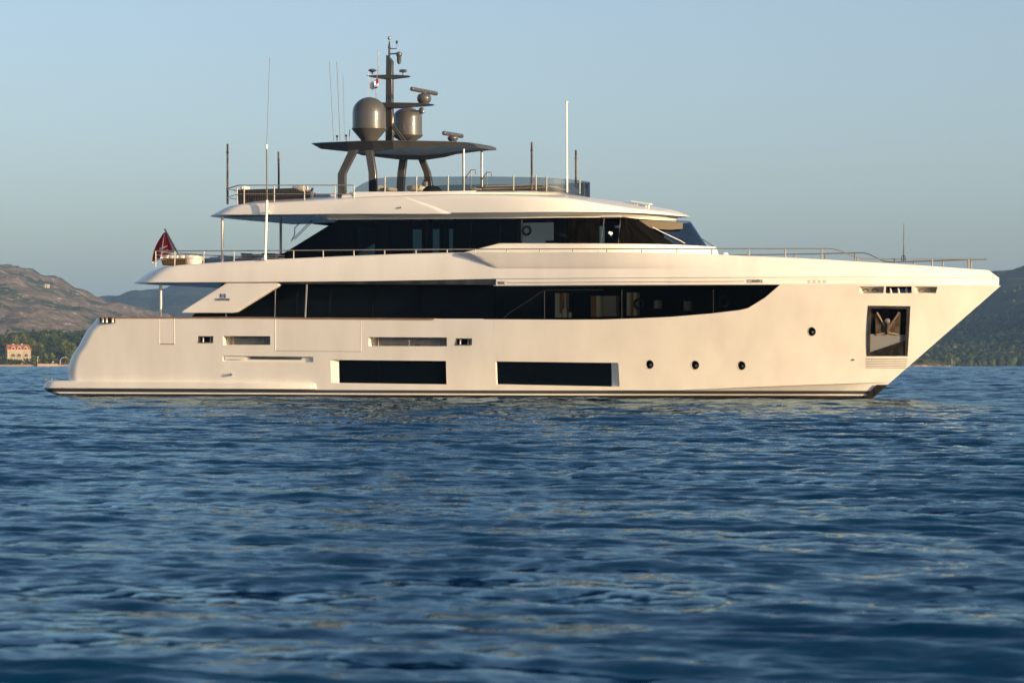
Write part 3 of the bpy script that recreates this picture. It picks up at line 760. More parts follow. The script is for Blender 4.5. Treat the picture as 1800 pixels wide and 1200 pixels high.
cutpoly_sq([(392, 590.3), (475, 590.8), (475, 606), (392.3, 606)], .30)
cutpoly_sq([(647.8, 592.2), (785.5, 593), (785.5, 608.5), (648, 608)], .30)
cutpoly_sq([(391.5, 625), (550.5, 627), (550.5, 636.5), (391.5, 634.5)], .10)
cutpoly_sq(rect(348.5, 375, 590.5, 602), .45, 3)
cutpoly_sq(rect(801, 829.5, 594.5, 606.3), .45, 3)
ports = [(1141.5, 640.3), (1221.5, 641.3), (1303, 642.3), (1426.5, 582.5)]
for cx, cy in ports:
    cutpoly_sq([(cx + 7.3 * math.cos(a), cy + 7.6 * math.sin(a)) for a in [2 * math.pi * k / 20 for k in range(20)]], .22)
cutpoly_sq([(1525.5, 537), (1600.5, 538), (1595.5, 626), (1523.5, 626)], .75, 4)
cutpoly_sq([(1510, 503.8), (1554, 503.4), (1553, 515), (1511.5, 515.5)], .5, 0)
cutpoly_sq([(1557, 503.4), (1602.5, 503.3), (1602.5, 515), (1557, 515.3)], .5, 3)
cutpoly_sq([(1608, 503.4), (1648, 504), (1645, 515), (1608, 514.6)], .5, 0)
for k in range(6):
    y0 = 629.6 + 3.1 * k
    cutpoly_sq([(1521.5, y0), (1595.5 - k * .6, y0 + .7), (1595.5 - k * .6, y0 + 1.5), (1521.5, y0 + 1.1)], .03, 3)
cuto = cut.build('cutter', ['gelcoat', 'boot_black', 'boot_grey', 'dark_room', 'pocket_steel'], None, smooth=0)
md = hull.modifiers.new('b', 'BOOLEAN'); md.operation = 'DIFFERENCE'; md.solver = 'EXACT'; md.object = cuto
bpy.context.view_layer.update()
dg = bpy.context.evaluated_depsgraph_get()
nm = bpy.data.meshes.new_from_object(hull.evaluated_get(dg))
hull.modifiers.clear(); old = hull.data; hull.data = nm; nm.name = 'hull'
nm.polygons.foreach_set('use_smooth', [True] * len(nm.polygons)); nm.set_sharp_from_angle(angle=R(28))
bpy.data.objects.remove(cuto)
print('hull faces', len(old.polygons), len(nm.polygons))
wn_ = hull.modifiers.new('wn', 'WEIGHTED_NORMAL'); wn_.keep_sharp = True

# ---- swim platform and its side sponson
mb = MB()
xpa = table([(PX(px, py, -3.4).z, PX(px, py, -3.4).x) for px, py in [(74.5, 684), (75, 677), (79, 671.5), (86, 669)]])
xend = PX(550, 680, -3.9).x
def platsec(X, k, last=False):
    B = 3.60 + .10
    return B
prs = []
zt_ = ztab([(60, 668.7), (200, 669), (400, 671), (552, 672.5)], -3.8)
for s, ins in ((0, 0.02), (.12, -.03), (.85, -.03), (1, .03)):
    zz = (lambda s: (lambda X: lerp(.305, zt_(X), s)))(s)
    Xa = xpa(zz(1)) - .13
    st, po = [], []
    B = 3.72 - ins; ra = .8; 
    pts = [(Xa - .2, 0)] + [(Xa - .2 * (1 - (y / B) ** 2), y) for y in ((B - ra) * .5, B - ra)]
    pts += [(Xa + ra - ra * math.cos(a), B - ra + ra * math.sin(a)) for a in [k / 7 * math.pi / 2 for k in range(1, 8)]]
    pts += [(x, B) for x in (3, 5, 7, 9, xend - .25)] + [(xend, B - .12), (xend, 3.3)]
    prs.append(([Vector((x, -y, zz(x))) for x, y in pts], [Vector((x, y, zz(x))) for x, y in pts]))
stack(mb, prs)
# close the forward end
n = len(prs[0][0]) - 1
for i in range(3):
    mb.add([prs[i][0][n], prs[i + 1][0][n], prs[i + 1][1][n], prs[i][1][n]], [(0, 1, 2, 3)])
plat = mb.build('swim_platform', 'gelcoat', yacht, smooth=40)
mb = MB()
for px in (79, 139, 247):
    q = PX(px, 669, -3.5); mb.box((q.x, q.y, q.z + .02), (.12, .08, .05))
q = PX(86, 668, -3.3)
for dx in (-.18, .12):
    mb.tube([q + Vector((dx, 0, 0)), q + Vector((dx, 0, .09))], .025); mb.tube([q + Vector((dx - .1, 0, .08)), q + Vector((dx + .12, 0, .11))], .02)
mb.build('mooring_cleat', 'steel', plat)

# ---- teak cap rail along the aft bulwark and the roller fairlead at the quarter
mb = MB()
zq = table([(0, 0)])
pts = [PX(px, 557.6 if px < 500 else 558.6 + (px - 500) / 265 * 1.6, -3.86) for px in (170, 250, 350, 450, 550, 650, 764)]
for a, b in zip(pts[:-1], pts[1:]):
    mb.hexa([a + Vector((0, -.05, -.03)), b + Vector((0, -.05, -.03)), b + Vector((0, -.05, .015)), a + Vector((0, -.05, .015))],
            [a + Vector((0, .22, -.03)), b + Vector((0, .22, -.03)), b + Vector((0, .22, .015)), a + Vector((0, .22, .015))])
mb.build('cap_rail', 'teak', yacht, smooth=0)
mb = MB()
a = PX(176, 568.5, -3.93); b = PX(201, 557, -3.93)
mb.box(((a.x + b.x) / 2, -3.80, (a.z + b.z) / 2), (b.x - a.x, .32, b.z - a.z - .04))
fl = mb.build('fairlead', 'black_plastic', yacht, smooth=0)
for px in (180, 186.5, 197):
    mb = MB(); q = PX(px, 563, -4.0); mb.lathe([(.045, -.1), (.07, -.09), (.05, 0), (.07, .09), (.045, .1)], (q.x, q.y + .03, q.z), 12); mb.build('roller', 'steel', fl)

# ---- knuckle band above the saloon window, forward of x = 872
Bk = lambda X: hb0(X, ZT)
z_k0 = ztab(kn, Bk)
z_k1 = ztab([(860, 491.2), (872, 491), (1000, 489.8), (1200, 488.5), (1400, 487.7), (1600, 487.8), (1700, 488.5), (1757, 489.5)], Bk)
XK = PX(872, 495, -3.93).x
Xb2 = [XK + .05] + [x for x in Xabs if x > XK + .3]
def half(hbf, zf, xs, x0, Xl, nf=26, g=1.7):
    pts = [(x0, hbf(x0))] + [(x, hbf(x)) for x in Xl]
    xl = Xl[-1]
    for k in range(1, nf + 1):
        s = k / nf; x = xl + (xs - xl) * (1 - (1 - s) ** g); pts.append((x, hbf(x) if k < nf else 0.0))
    return [Vector((x, -y, zf(x))) for x, y in pts], [Vector((x, y, zf(x))) for x, y in pts]
tip_b = PX(1756, 501, 0).x; 
def bandhb(off, xs):
    Lf = 15.5
    return lambda X: hbx(X, xs, 3.92 + off, Lf, 2.35)
mb = MB(); rr = []
for t, off, xs in ((0.0, .0, tip_b), (.03, .015, tip_b), (.47, .015, tip_b), (.50, .003, tip_b), (.54, .003, tip_b), (.57, .015, tip_b), (.97, .015, tip_b), (1.0, .0, tip_b)):
    rr.append(half(bandhb(off, xs), (lambda t: lambda X: lerp(z_k0(X) + .004, z_k1(X), t))(t), xs, XK, Xb2))
stack(mb, rr)
for i in range(len(rr) - 1): mb.add([rr[i][0][0], rr[i + 1][0][0], rr[i + 1][1][0], rr[i][1][0]], [(0, 1, 2, 3)])
band = mb.build('sheer_band', 'gelcoat', yacht, smooth=50)
# lines, lettering-like marks and small vents of the band
mb = quadpatch(890, 1308, 496.6, 494.1, 497.4, 494.9, lambda X, z: bandhb(.016, tip_b)(X), .004, .01, 40)
mb.build('pin_stripe', 'ink', band, smooth=0)

def textobj(s, size, parent, m='ink', p0=None, p1=None, sx=1.0, yoff=0.0, ext=.004, name='lettering'):
    cu = bpy.data.curves.new(name, 'FONT'); cu.body = s; cu.size = size; cu.align_x = 'CENTER'; cu.align_y = 'CENTER'; cu.extrude = ext
    t = bpy.data.objects.new(name, cu); COL.objects.link(t)
    t.scale = (sx, 1, 1)
    ux = (p1 - p0).normalized(); uz = Vector((0, 0, 1)); uy = uz.cross(ux).normalized()
    M = Matrix((ux, uz, -uy)).transposed().to_4x4()
    t.matrix_world = Matrix.Translation((p0 + p1) / 2 + uy * yoff) @ M @ Matrix.Diagonal((sx, 1, 1, 1))
    bpy.context.view_layer.update()
    dg = bpy.context.evaluated_depsgraph_get()
    me = bpy.data.meshes.new_from_object(t.evaluated_get(dg)); me.transform(t.matrix_world); me.materials.clear(); me.materials.append(MATS[m])
    bpy.data.objects.remove(t)
    o = bpy.data.objects.new(name, me); COL.objects.link(o); setp(o, parent); return o
bs = lambda X, z: bandhb(.016, tip_b)(X)
textobj('ECURNERUL', .17, band, p0=PS(1311, 494.5, bs, .006), p1=PS(1343, 494.5, bs, .006), sx=.62)
textobj('HECRLEK', .14, band, p0=PS(874.5, 497.3, bs, .006), p1=PS(888, 497.3, bs, .006), sx=.45)
for k in range(4):
    mb = MB(); x = 1419 + 9 * k
    for dy in (493.6, 496):
        mb.hexa(surfpoly([(x, dy), (x + 5.6, dy), (x + 5.6, dy + 1.1), (x, dy + 1.1)], bs, .008), surfpoly([(x, dy), (x + 5.6, dy), (x + 5.6, dy + 1.1), (x, dy + 1.1)], bs, -.01))
    mb.build('vent_slot', 'steel_dull', band, smooth=0)

# ---- upper deck bulwark: aft overhang with a rounded tail, running forward to the bow
bot = [(200, 496.8), (237, 496.8), (400, 496.5), (640, 495), (800, 492.3), (872, 490.8), (1000, 489.6), (1200, 488.2), (1400, 487.4), (1600, 487.4), (1700, 488), (1757, 489)]
top = [(200, 469.5), (262, 469.2), (300, 467), (340, 464.2), (400, 460), (480, 455.7), (600, 450.3), (700, 446.4), (780, 444.2), (860, 443.3), (1000, 443.2), (1100, 443.6), (1190, 444.8), (1260, 447.5), (1340, 450.4), (1400, 453), (1500, 458.8), (1600, 465), (1700, 472.3), (1738, 475), (1760, 476)]
z_b0 = ztab(bot, Bk); z_b1 = ztab(top, lambda X: max(0, Bk(X) - .3))
TSH = -.205
taila = lambda t: TSH + taila0(t)
taila0 = table([(0, PX(237, 496.8, -3.4).x), (.08, PX(240.5, 493, -3.4).x), (.25, PX(247, 487.5, -3.4).x), (.5, PX(255.5, 480, -3.4).x), (.75, PX(265.5, 473.5, -3.4).x), (.9, PX(273, 471, -3.4).x), (1, PX(285, 469, -3.4).x)])
bowb = table([(0, PX(1757.3, 489.5, 0).x), (1, PX(1738, 475, 0).x)])
Xl = [x for x in Xabs if x > taila(1) + 1.4 and abs(x - XSTEP) > .1]
mb = MB(); rr = []
for t, ins in ((0, .06), (.02, .0), (.12, .0), (.25, .004), (.4, .012), (.55, .028), (.7, .05), (.85, .085), (.94, .12), (.985, .17), (1, .25)):
    xs = bowb(t)
    hf = (lambda ins, xs: lambda X: max(0.02, hbx(X, xs, 3.93 - ins, 15.6, 2.35)))(ins, xs)
    zf = (lambda t: lambda X: lerp(z_b0(X), z_b1(X), t))(t)
    rr.append(ring(taila(t), 1.3, xs, Xl, hf, zf, nf=28, camber=.5, na=9))
stack(mb, rr)
bul = mb.build('upper_bulwark', 'gelcoat', yacht, smooth=40)
def bulY(X): return hbx(X, bowb(.5), 3.93 - .06, 15.6, 2.35)
bsf = lambda X, z: hbx(X, bowb(clamp((z - z_b0(X)) / max(.05, z_b1(X) - z_b0(X)), 0, 1)), 3.93 - .12 * clamp((z - z_b0(X)) / max(.05, z_b1(X) - z_b0(X)), 0, 1) ** 2, 15.6, 2.35)

# side fairing: scoop edge at x=800..870 and the proud coaming forward of it
mb = MB(); T = []; nn = 40
ftop = table([(798, 444.9), (818, 444.2), (870, 443.6), (1000, 443.5), (1100, 444), (1200, 445.4), (1300, 449.2)])
fbot = table([(798, 446.5), (812, 451), (830, 459), (850, 467), (873, 472.3), (1000, 472.8), (1150, 472.8), (1300, 470)])
def fairpt(px, s, out):
    py = lerp(ftop(px), fbot(px), s)
    fade = 1 - sstep((px - 1080) / 220)
    ramp = sstep((px - 800) / 30)
    o = out * fade * (0.24 * ramp * (1 - s) ** .6 + .05 * ramp * (1 - s ** 6))
    return PS(px, py, bsf, o + .004)
pxs = [798, 799, 801, 804, 808, 813, 820, 828, 836, 845, 855, 865, 873, 885, 900] + list(range(930, 1301, 37))
ns_ = 8; g = [fairpt(px, j / ns_, 1) for px in pxs for j in range(ns_ + 1)]
# inboard shear: outer skin starts further forward near the bottom so that an aft-facing facet opens
def facet(px, s):
    lead = 798 + 75 * s ** .85
    return px
mb = MB()
U = 26; gs = []
for i in range(U + 1):
    u = i / U
    for j in range(ns_ + 1):
        s = j / ns_
        lead = lerp(799, 870, s); px = lead + (1300 - lead) * (u ** 1.6)
        py = lerp(444.6, 472.6, s) if True else 0
        pyt = ftop(px); pyb = 472.6 - 2.5 * sstep((px - 1150) / 150); py = lerp(pyt, pyb, s)
        if i == 0: o = 0.0
        else:
            fade = 1 - sstep((px - 1050) / 250)
            w_ = clamp((px - lead) / (22 * (1 - s) + 4), 0, 1)
            o = fade * w_ * (.22 * (1 - s) ** 1.2 + .035 * (1 - s ** 8))
        gs.append(PS(px, py, bsf, o + .003))
fs = [(i * (ns_ + 1) + j, i * (ns_ + 1) + j + 1, (i + 1) * (ns_ + 1) + j + 1, (i + 1) * (ns_ + 1) + j) for i in range(U) for j in range(ns_)]
mb.add(gs, fs)
topin = [Vector((gs[i * (ns_ + 1)].x, gs[i * (ns_ + 1)].y + .5, gs[i * (ns_ + 1)].z + .0)) for i in range(U + 1)]
mb.add([gs[i * (ns_ + 1)] for i in range(U + 1)] + topin, [(i, i + 1, U + 2 + i, U + 1 + i) for i in range(U)])
mb.build('side_fairing', 'gelcoat', yacht, smooth=25)

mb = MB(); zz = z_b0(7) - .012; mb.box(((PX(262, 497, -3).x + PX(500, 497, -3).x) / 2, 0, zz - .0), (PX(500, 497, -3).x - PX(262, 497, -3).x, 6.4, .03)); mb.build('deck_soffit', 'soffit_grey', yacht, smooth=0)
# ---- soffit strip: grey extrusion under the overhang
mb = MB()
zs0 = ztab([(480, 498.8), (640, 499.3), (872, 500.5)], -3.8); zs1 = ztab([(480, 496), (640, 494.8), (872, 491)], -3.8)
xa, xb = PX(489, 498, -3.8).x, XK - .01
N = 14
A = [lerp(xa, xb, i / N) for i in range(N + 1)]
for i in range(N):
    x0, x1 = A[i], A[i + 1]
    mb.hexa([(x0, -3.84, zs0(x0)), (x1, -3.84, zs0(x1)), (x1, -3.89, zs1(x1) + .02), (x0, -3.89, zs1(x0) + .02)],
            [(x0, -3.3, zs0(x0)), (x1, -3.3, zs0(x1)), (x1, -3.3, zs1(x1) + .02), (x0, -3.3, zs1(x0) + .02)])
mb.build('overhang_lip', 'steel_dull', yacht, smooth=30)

# ---- main deck house (dark glass) and the forward hull window panes
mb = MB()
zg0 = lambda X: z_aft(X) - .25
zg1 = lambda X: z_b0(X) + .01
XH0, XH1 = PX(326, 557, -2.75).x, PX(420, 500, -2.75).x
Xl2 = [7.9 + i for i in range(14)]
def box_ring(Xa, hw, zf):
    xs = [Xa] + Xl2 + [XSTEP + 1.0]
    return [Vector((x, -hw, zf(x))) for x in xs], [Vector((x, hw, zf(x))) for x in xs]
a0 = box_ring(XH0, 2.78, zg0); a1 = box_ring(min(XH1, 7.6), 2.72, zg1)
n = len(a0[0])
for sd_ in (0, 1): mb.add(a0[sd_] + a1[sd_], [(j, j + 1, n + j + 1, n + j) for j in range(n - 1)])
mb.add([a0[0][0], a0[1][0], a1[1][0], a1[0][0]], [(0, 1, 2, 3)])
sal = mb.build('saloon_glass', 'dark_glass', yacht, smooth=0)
for px in (484, 657, 738):
    m2 = MB(); a = PX(px - 1.5, 557, -2.80); b = PX(px + 1.2, 500, -2.76)
    m2.tube([a + Vector((0, -.02, 0)), b + Vector((0, -.02, 0))], .022, 6); m2.build('window_post', 'matte_black', sal)
m2 = MB(); m2.tube([PX(536.5, 557.5, -3.78), PX(539.5, 499, -3.78)], .035, 8); m2.build('stanchion', 'steel', yacht)
m2 = MB(); m2.tube([PX(483, 557.5, -3.70), PX(484.5, 500, -3.70)], .02, 8); m2.build('stanchion', 'steel_dull', yacht)
m2 = MB(); m2.tube([PX(397, 557.5, -3.70), PX(397.5, 548, -3.70)], .02, 8); m2.build('stanchion', 'steel_dull', yacht)

wt2 = [(868, 502.6), (900, 502.4), (1000, 501.8), (1200, 501), (1371, 500.5)]
pan = panel([(868, 500.5), (1374, 498.5)], [(868, 563), (1000, 563.5), (1060, 563.2), (1120, 561.2), (1180, 558.5), (1250, 552.6), (1300, 546.6), (1317, 543.5), (1348, 524.5), (1366, 508.5), (1374, 500)], 60, HB, -.07, .03)
win = pan.build('hull_window', 'tint_glass_light', yacht, smooth=30)
# raked side-deck screen between the saloon glass and the hull window
mb = MB()
q = [PX(768, 560, -3.75), PX(869, 561, -3.82), PX(869, 502, -3.82), PX(862, 502, -3.8)]
mb.hexa(q, [v + Vector((0, .03, 0)) for v in q]); mb.build('side_screen', 'tint_glass', yacht, smooth=0)
m2 = MB()
ln = [(886, 559), (895, 550), (925, 531), (953, 512), (962, 509.8), (1100, 508.3), (1370, 501)]
pp = [PS(x, y, HB, -.045) for x, y in ln[:5]] + [PS(x, y, HB, -.045) for x, y in [(1010, 509.6), (1060, 509.4)]]
m2.tube(pp, .022, 6); m2.build('window_frame', 'black_plastic', win)
for px, y0, y1 in ((957, 511, 561), (1093, 509, 560), (1254, 509, 550)):
    m2 = MB(); m2.tube([PS(px, y0, HB, -.05), PS(px, y1, HB, -.05)], .014, 6); m2.build('window_post', 'steel_dull' if px > 1200 else 'rubber', win)
# the room seen behind the window: door leaves, panels, a white robe and a lamp
def inner(px0, px1, py0, py1, depth, name, m, par=win, th=.3):
    a = PS(px0, py1, HB, -depth); b = PS(px1, py0, HB, -depth); mm = MB()
    mm.box(((a.x + b.x) / 2, max(a.y, b.y), (a.z + b.z) / 2), (abs(b.x - a.x), th, abs(b.z - a.z))); return mm.build(name, m, par, smooth=0)
inner(978, 984, 515, 558, .35, 'door_frame', 'cream'); inner(984, 994.5, 515, 558, .45, 'wood_panel', 'wood_panel'); inner(994.7, 996, 515, 558, .40, 'door_frame', 'cream')
inner(1041, 1050, 520, 557, .45, 'wood_panel', 'wood_panel'); inner(1050.5, 1056, 520, 557, .40, 'door_frame', 'cream'); inner(1057, 1084, 520, 556, .6, 'window_blind', 'grey_cushion')
inner(1104, 1107, 514, 555, .35, 'door_frame', 'cream'); inner(1107.3, 1115.5, 514, 555, .40, 'wood_panel', 'wood_panel'); inner(1116, 1118.5, 514, 555, .35, 'door_frame', 'cream')
inner(1152, 1160, 528, 542, .6, 'window_blind', 'grey_cushion'); inner(1204, 1213, 529, 546, .6, 'window_blind', 'grey_cushion')
mm = MB(); a = PS(995, 558, HB, -.25)
mm.lathe([(.09, 0), (.10, .2), (.07, .33), (.03, .36)], (a.x - .05, a.y, a.z), 10, sy=.6); mm.lathe([(.07, 0), (.06, .16), (.03, .2)], (a.x + .16, a.y, a.z), 8, sy=.6)
mm.lathe([(.05, 0), (.05, .14), (.03, .16)], (a.x - .22, a.y, a.z), 8); mm.build('towel_pile', 'white_cloth', win)
for px, py in ((1123, 534), (1273, 530)):
    mm = MB(); c = PS(px, py, HB, -.2)
    mm.tube([c + Vector((.17 * math.cos(a), 0, .17 * math.sin(a))) for a in [k / 18 * 2 * math.pi for k in range(18)]], .045, 8, closed=True); mm.build('fan_ring', 'black_plastic', win)

# ---- logo fin
fin = [(318.5, 548.5), (322, 545.5), (398, 497.2), (487, 497.2), (491, 499), (489, 502.5), (414, 548.5), (407, 550), (320.5, 550)]
mb = MB(); P_ = [PX(x, y, -3.86) for x, y in fin]
mb.prism([(p.x, p.z) for p in P_], -3.86, -3.60)
finob = mb.build('side_fin', 'gelcoat', yacht, smooth=0, bevel=.03)
lm = MB()
def lpoly(pts):
    q = [PX(x, y, -3.875) for x, y in pts]; lm.prism([(p.x, p.z) for p in q], -3.875, -3.86)
lpoly([(387, 516), (388.5, 516), (388.5, 523.4), (387, 523.4)]); lpoly([(395.0, 516.2), (396.4, 516.2), (396.4, 523.8), (395.0, 523.8)])
for k, yy in enumerate((516.6, 519.2, 521.8)):
    w0 = 388.4 if k < 2 else 390.2
    lpoly([(w0, yy), (390.8, yy + .7), (393.2, yy - .5), (395.2, yy), (395.2, yy + 1.2), (393.2, yy + .7), (390.8, yy + 1.9), (w0, yy + 1.2)])
lm.build('emblem', 'logo_blue', finob, smooth=0)
textobj('CUSTOM LINE', .125, finob, p0=PX(378, 526.6, -3.87), p1=PX(404, 526.6, -3.87), sx=.80, m='ink', yoff=0)

# ---- hull side fittings
lowwin = [((595, 632.0), (786, 634.0), (787, 676.5), (596, 673.5)), ((868, 634.5), (1075, 637.0), (1077, 681), (869, 677))]
for i, q in enumerate(lowwin):
    pn = panel([q[0], q[1]], [q[3], q[2]], 10, HB, -.13, .02); wn = pn.build('cabin_window', 'dark_glass', yacht, smooth=20)
    xs2 = (651, 664, 671) if i == 0 else (930, 943)
    for x in xs2:
        m2 = MB(); m2.tube([PS(x, 634, HB, -.125), PS(x + .5, 678 if i else 674, HB, -.125)], .008, 6); m2.build('glazing_bar', 'matte_black', wn)
# sloped reveals
mb = MB(); a = surfpoly([(580.5, 632.7), (581.8, 672.2)], HB, .0); b = [PS(595.5, 633, HB, -.13), PS(596.5, 673, HB, -.13)]
mb.hexa([a[0], b[0], b[1], a[1]], [v + Vector((0, .06, 0)) for v in (a[0], b[0], b[1], a[1])]); mb.build('window_reveal', 'gelcoat', yacht, smooth=0)
mb = MB(); a = surfpoly([(1086.6, 637.9), (1088.4, 679.2)], HB, -.01); b = [PS(1074.5, 637.6, HB, -.13), PS(1076, 680, HB, -.13)]
mb.hexa([b[0], a[0], a[1], b[1]], [v + Vector((0, .05, 0)) for v in (b[0], a[0], a[1], b[1])]); mb.build('window_reveal', 'gelcoat', yacht, smooth=0)
for cx, cy in ports:
    c = PS(cx, cy, HB, 0); r_ = .165
    m2 = MB(); m2.tube([PS(cx + 7.4 * math.cos(a), cy + 7.7 * math.sin(a), HB, -.012) for a in [2 * math.pi * k / 24 for k in range(24)]], .014, 6, closed=True)
    pr = m2.build('porthole', 'steel', yacht)
    m2 = MB(); dsc = [PS(cx + 8.2 * math.cos(a), cy + 8.2 * math.sin(a), HB, -.10) for a in [2 * math.pi * k / 24 for k in range(24)]]; m2.hexa(dsc, [v + Vector((0, .02, 0)) for v in dsc]); m2.build('pane', 'dark_glass', pr)
    m2 = MB(); m2.lathe([(.05, 0), (.05, .02)], (c.x + .03, c.y + .07, c.z - .02), 10, axis='y'); m2.build('hub', 'steel_dull', pr)
# ventilation recesses with grey rails
for (x0, x1, y0, y1, posts) in ((398, 475, 590, 606.5, (409.5, 462)), (653, 786, 592.5, 609, (665, 719, 772))):
    pn = quadpatch(x0 - 6, x1 + 2, y0 - 1, y0 - .4, y1 + 1, y1 + 1.4, HB, -.27, .02, 8); lo = pn.build('vent_panel', 'steel_dull', yacht, smooth=20)
    for fy in (.42, .62):
        m2 = MB(); m2.tube([PS(x0 - 4, lerp(y0, y1, fy), HB, -.2), PS(x1 + 2, lerp(y0, y1, fy) + .4, HB, -.2)], .012, 6); m2.build('bar', 'steel', lo)
    for x in posts:
        m2 = MB(); m2.tube([PS(x, y0, HB, -.2), PS(x, y1, HB, -.2)], .014, 6); m2.build('post', 'steel', lo)
for (x0, y0) in ((349, 591), (801.5, 595)):
    m2 = MB(); q = PS(x0 + 13.5, y0 + 5.6, HB, -.02)
    for (dx, dz, sx, sz) in ((0, .118, .60, .025), (0, -.118, .60, .025), (-.292, 0, .025, .26), (.292, 0, .025, .26)):
        m2.box((q.x + dx, q.y, q.z + dz), (sx, .06, sz))
    fr = m2.build('fairlead', 'steel_dull', yacht, smooth=0)
    for dx in (-.16, .17): m2 = MB(); m2.lathe([(.05, -.11), (.035, -.05), (.03, 0), (.035, .05), (.05, .11)], (q.x + dx, q.y + .05, q.z), 12); m2.build('roller', 'steel', fr)
# boarding slot
m2 = quadpatch(395.5, 428, 626.2, 626.6, 631.4, 631.8, HB, -.03, .03, 4); m2.build('slot_cover', 'gelcoat', yacht, smooth=0)
m2 = quadpatch(440, 530, 626.9, 628, 631, 631.8, HB, -.07, .02, 6); m2.build('slot_panel', 'steel_dull', yacht, smooth=0)
m2 = MB(); c = PS(408, 658, HB, 0); m2.lathe([(.05, -.12), (.055, -.1), (.04, 0), (.04, .06)], (c.x, c.y, c.z), 12, axis='y'); m2.build('outlet_fitting', 'steel', yacht)
m2 = MB(); c = PS(1500.5, 632, HB, 0); m2.lathe([(.03, -.05), (.03, .05)], (c.x, c.y, c.z), 10, axis='y'); m2.build('outlet_fitting', 'steel_dull', yacht)
m2 = MB(); c = PX(706, 365, -3.60); m2.lathe([(.03, -.12), (.035, -.1), (.03, .1)], (c.x, c.y, c.z), 10, axis='y'); m2.build('horn', 'steel', yacht)
# panel seams, real thin grooves read as fine raised gaskets
def seam(pts, name='panel_seam', m='steel_dull', r=.006):
    m2 = MB(); m2.tube([PS(x, y, HB, .0) for x, y in pts], r, 4); m2.build(name, m, yacht)
mat('seam_light', (0.80, 0.76, 0.68), 0.4); mat('seam_dark', (0.30, 0.25, 0.19), 0.6)
seam([(484.3, 559.5), (484.3, 615)], 'shell_door_seam', 'seam_light', .012); seam([(484.3, 616.6), (560, 617.2), (634.6, 617.8)], 'shell_door_seam', 'seam_dark', .009)
seam([(634.8, 560), (634.6, 617)], 'shell_door_seam', 'seam_light', .010)
seam([(280.4, 559), (280.4, 604)], 'gate_seam', 'seam_light', .010); seam([(306.6, 559), (306.6, 604)], 'gate_seam', 'seam_light', .012)
m2 = quadpatch(281.5, 306.5, 603.8, 603.9, 605.4, 605.5, HB, .004, .03, 2); m2.build('gate_sill', 'teak', yacht, smooth=0)

# ---- anchor pocket
mat('edge_steel', (0.36, 0.27, 0.16), .4, metal=.3)
mat('chafe_paint', (0.30, 0.31, 0.32), 0.35, metal=.3)
ap = empty('anchor_pocket', (0, 0, 0)); setp(ap, yacht); ap.matrix_parent_inverse = Matrix.Translation((-19, 0, 0))
def APt(px, py, dep): return PS(px, py, HB, -dep)
def app(poly, d0, d1, name, m):
    m2 = MB(); a = [APt(x, y, d0) for x, y in poly]; m2.hexa(a, [v + Vector((0, d1 - d0, 0)) for v in a]); o = m2.build(name, m, ap, smooth=0); o.matrix_parent_inverse = Matrix.Identity(4); return o
for nm_, poly in (('frame_rail', [(1525.5, 537), (1600.5, 538), (1600, 543), (1526, 542)]), ('frame_rail', [(1525.5, 541), (1530, 541), (1529, 626), (1523.5, 626)]), ('frame_rail', [(1594, 543), (1600, 543), (1595.5, 626), (1590.5, 626)])):
    app(poly, -.01, .05, nm_, 'steel_dull')
app([(1528, 625), (1595, 625), (1596, 597), (1528, 620)], .02, .06, 'lower_plate', 'pocket_steel')
app([(1529, 587), (1592, 588.5), (1592, 599), (1529, 621)], .10, .13, 'chafe_plate', 'chafe_paint')
app([(1539, 549), (1543, 549), (1556, 574), (1556, 584), (1545, 587), (1539, 588.5)], .10, .20, 'anchor_fluke', 'rust_steel')
app([(1578, 549), (1582, 549), (1581.5, 589), (1574, 587), (1563, 584), (1563, 572)], .10, .20, 'anchor_fluke', 'rust_steel')
for pts in ([(1541, 549), (1557, 576)], [(1580, 549), (1563, 574)], [(1541, 588), (1557, 585), (1563, 585), (1579, 588)]):
    m2 = MB(); m2.tube([APt(x, y, .06) for x, y in pts], .028, 6); o = m2.build('fluke_rib', 'edge_steel', ap); o.matrix_parent_inverse = Matrix.Identity(4)
m2 = MB(); a = APt(1559.5, 586, .08); b = APt(1559.5, 566, .04); m2.tube([a, b], .085, 8); o = m2.build('anchor_shank', 'rust_steel', ap); o.matrix_parent_inverse = Matrix.Identity(4)
m2 = MB(); m2.lathe([(.02, -.08), (.09, -.05), (.1, 0), (.09, .05), (.02, .08)], APt(1560, 564, .02), 14, axis='y'); o = m2.build('shackle', 'steel', ap); o.matrix_parent_inverse = Matrix.Identity(4)
# stem guard
m2 = MB()
g0 = []
for z in np.linspace(-.1, PX(1562, 676, 0).z, 8):
    xs = stemX(z); t = clamp((z + .1) / .8, 0, 1)
    L_ = lerp(.30, .42, t); row = []
    for k in range(-4, 5):
        x = xs + .02 - L_ * abs(k) / 4; row.append(Vector((x, (1 if k > 0 else -1) * (hb0(x, z) + .02) if k else 0, z)))
    g0.append(row)
m2.add([v for r_ in g0 for v in r_], [(i * 9 + j, i * 9 + j + 1, (i + 1) * 9 + j + 1, (i + 1) * 9 + j) for i in range(7) for j in range(8)])
m2.build('stem_guard', 'pocket_steel', yacht, smooth=30)
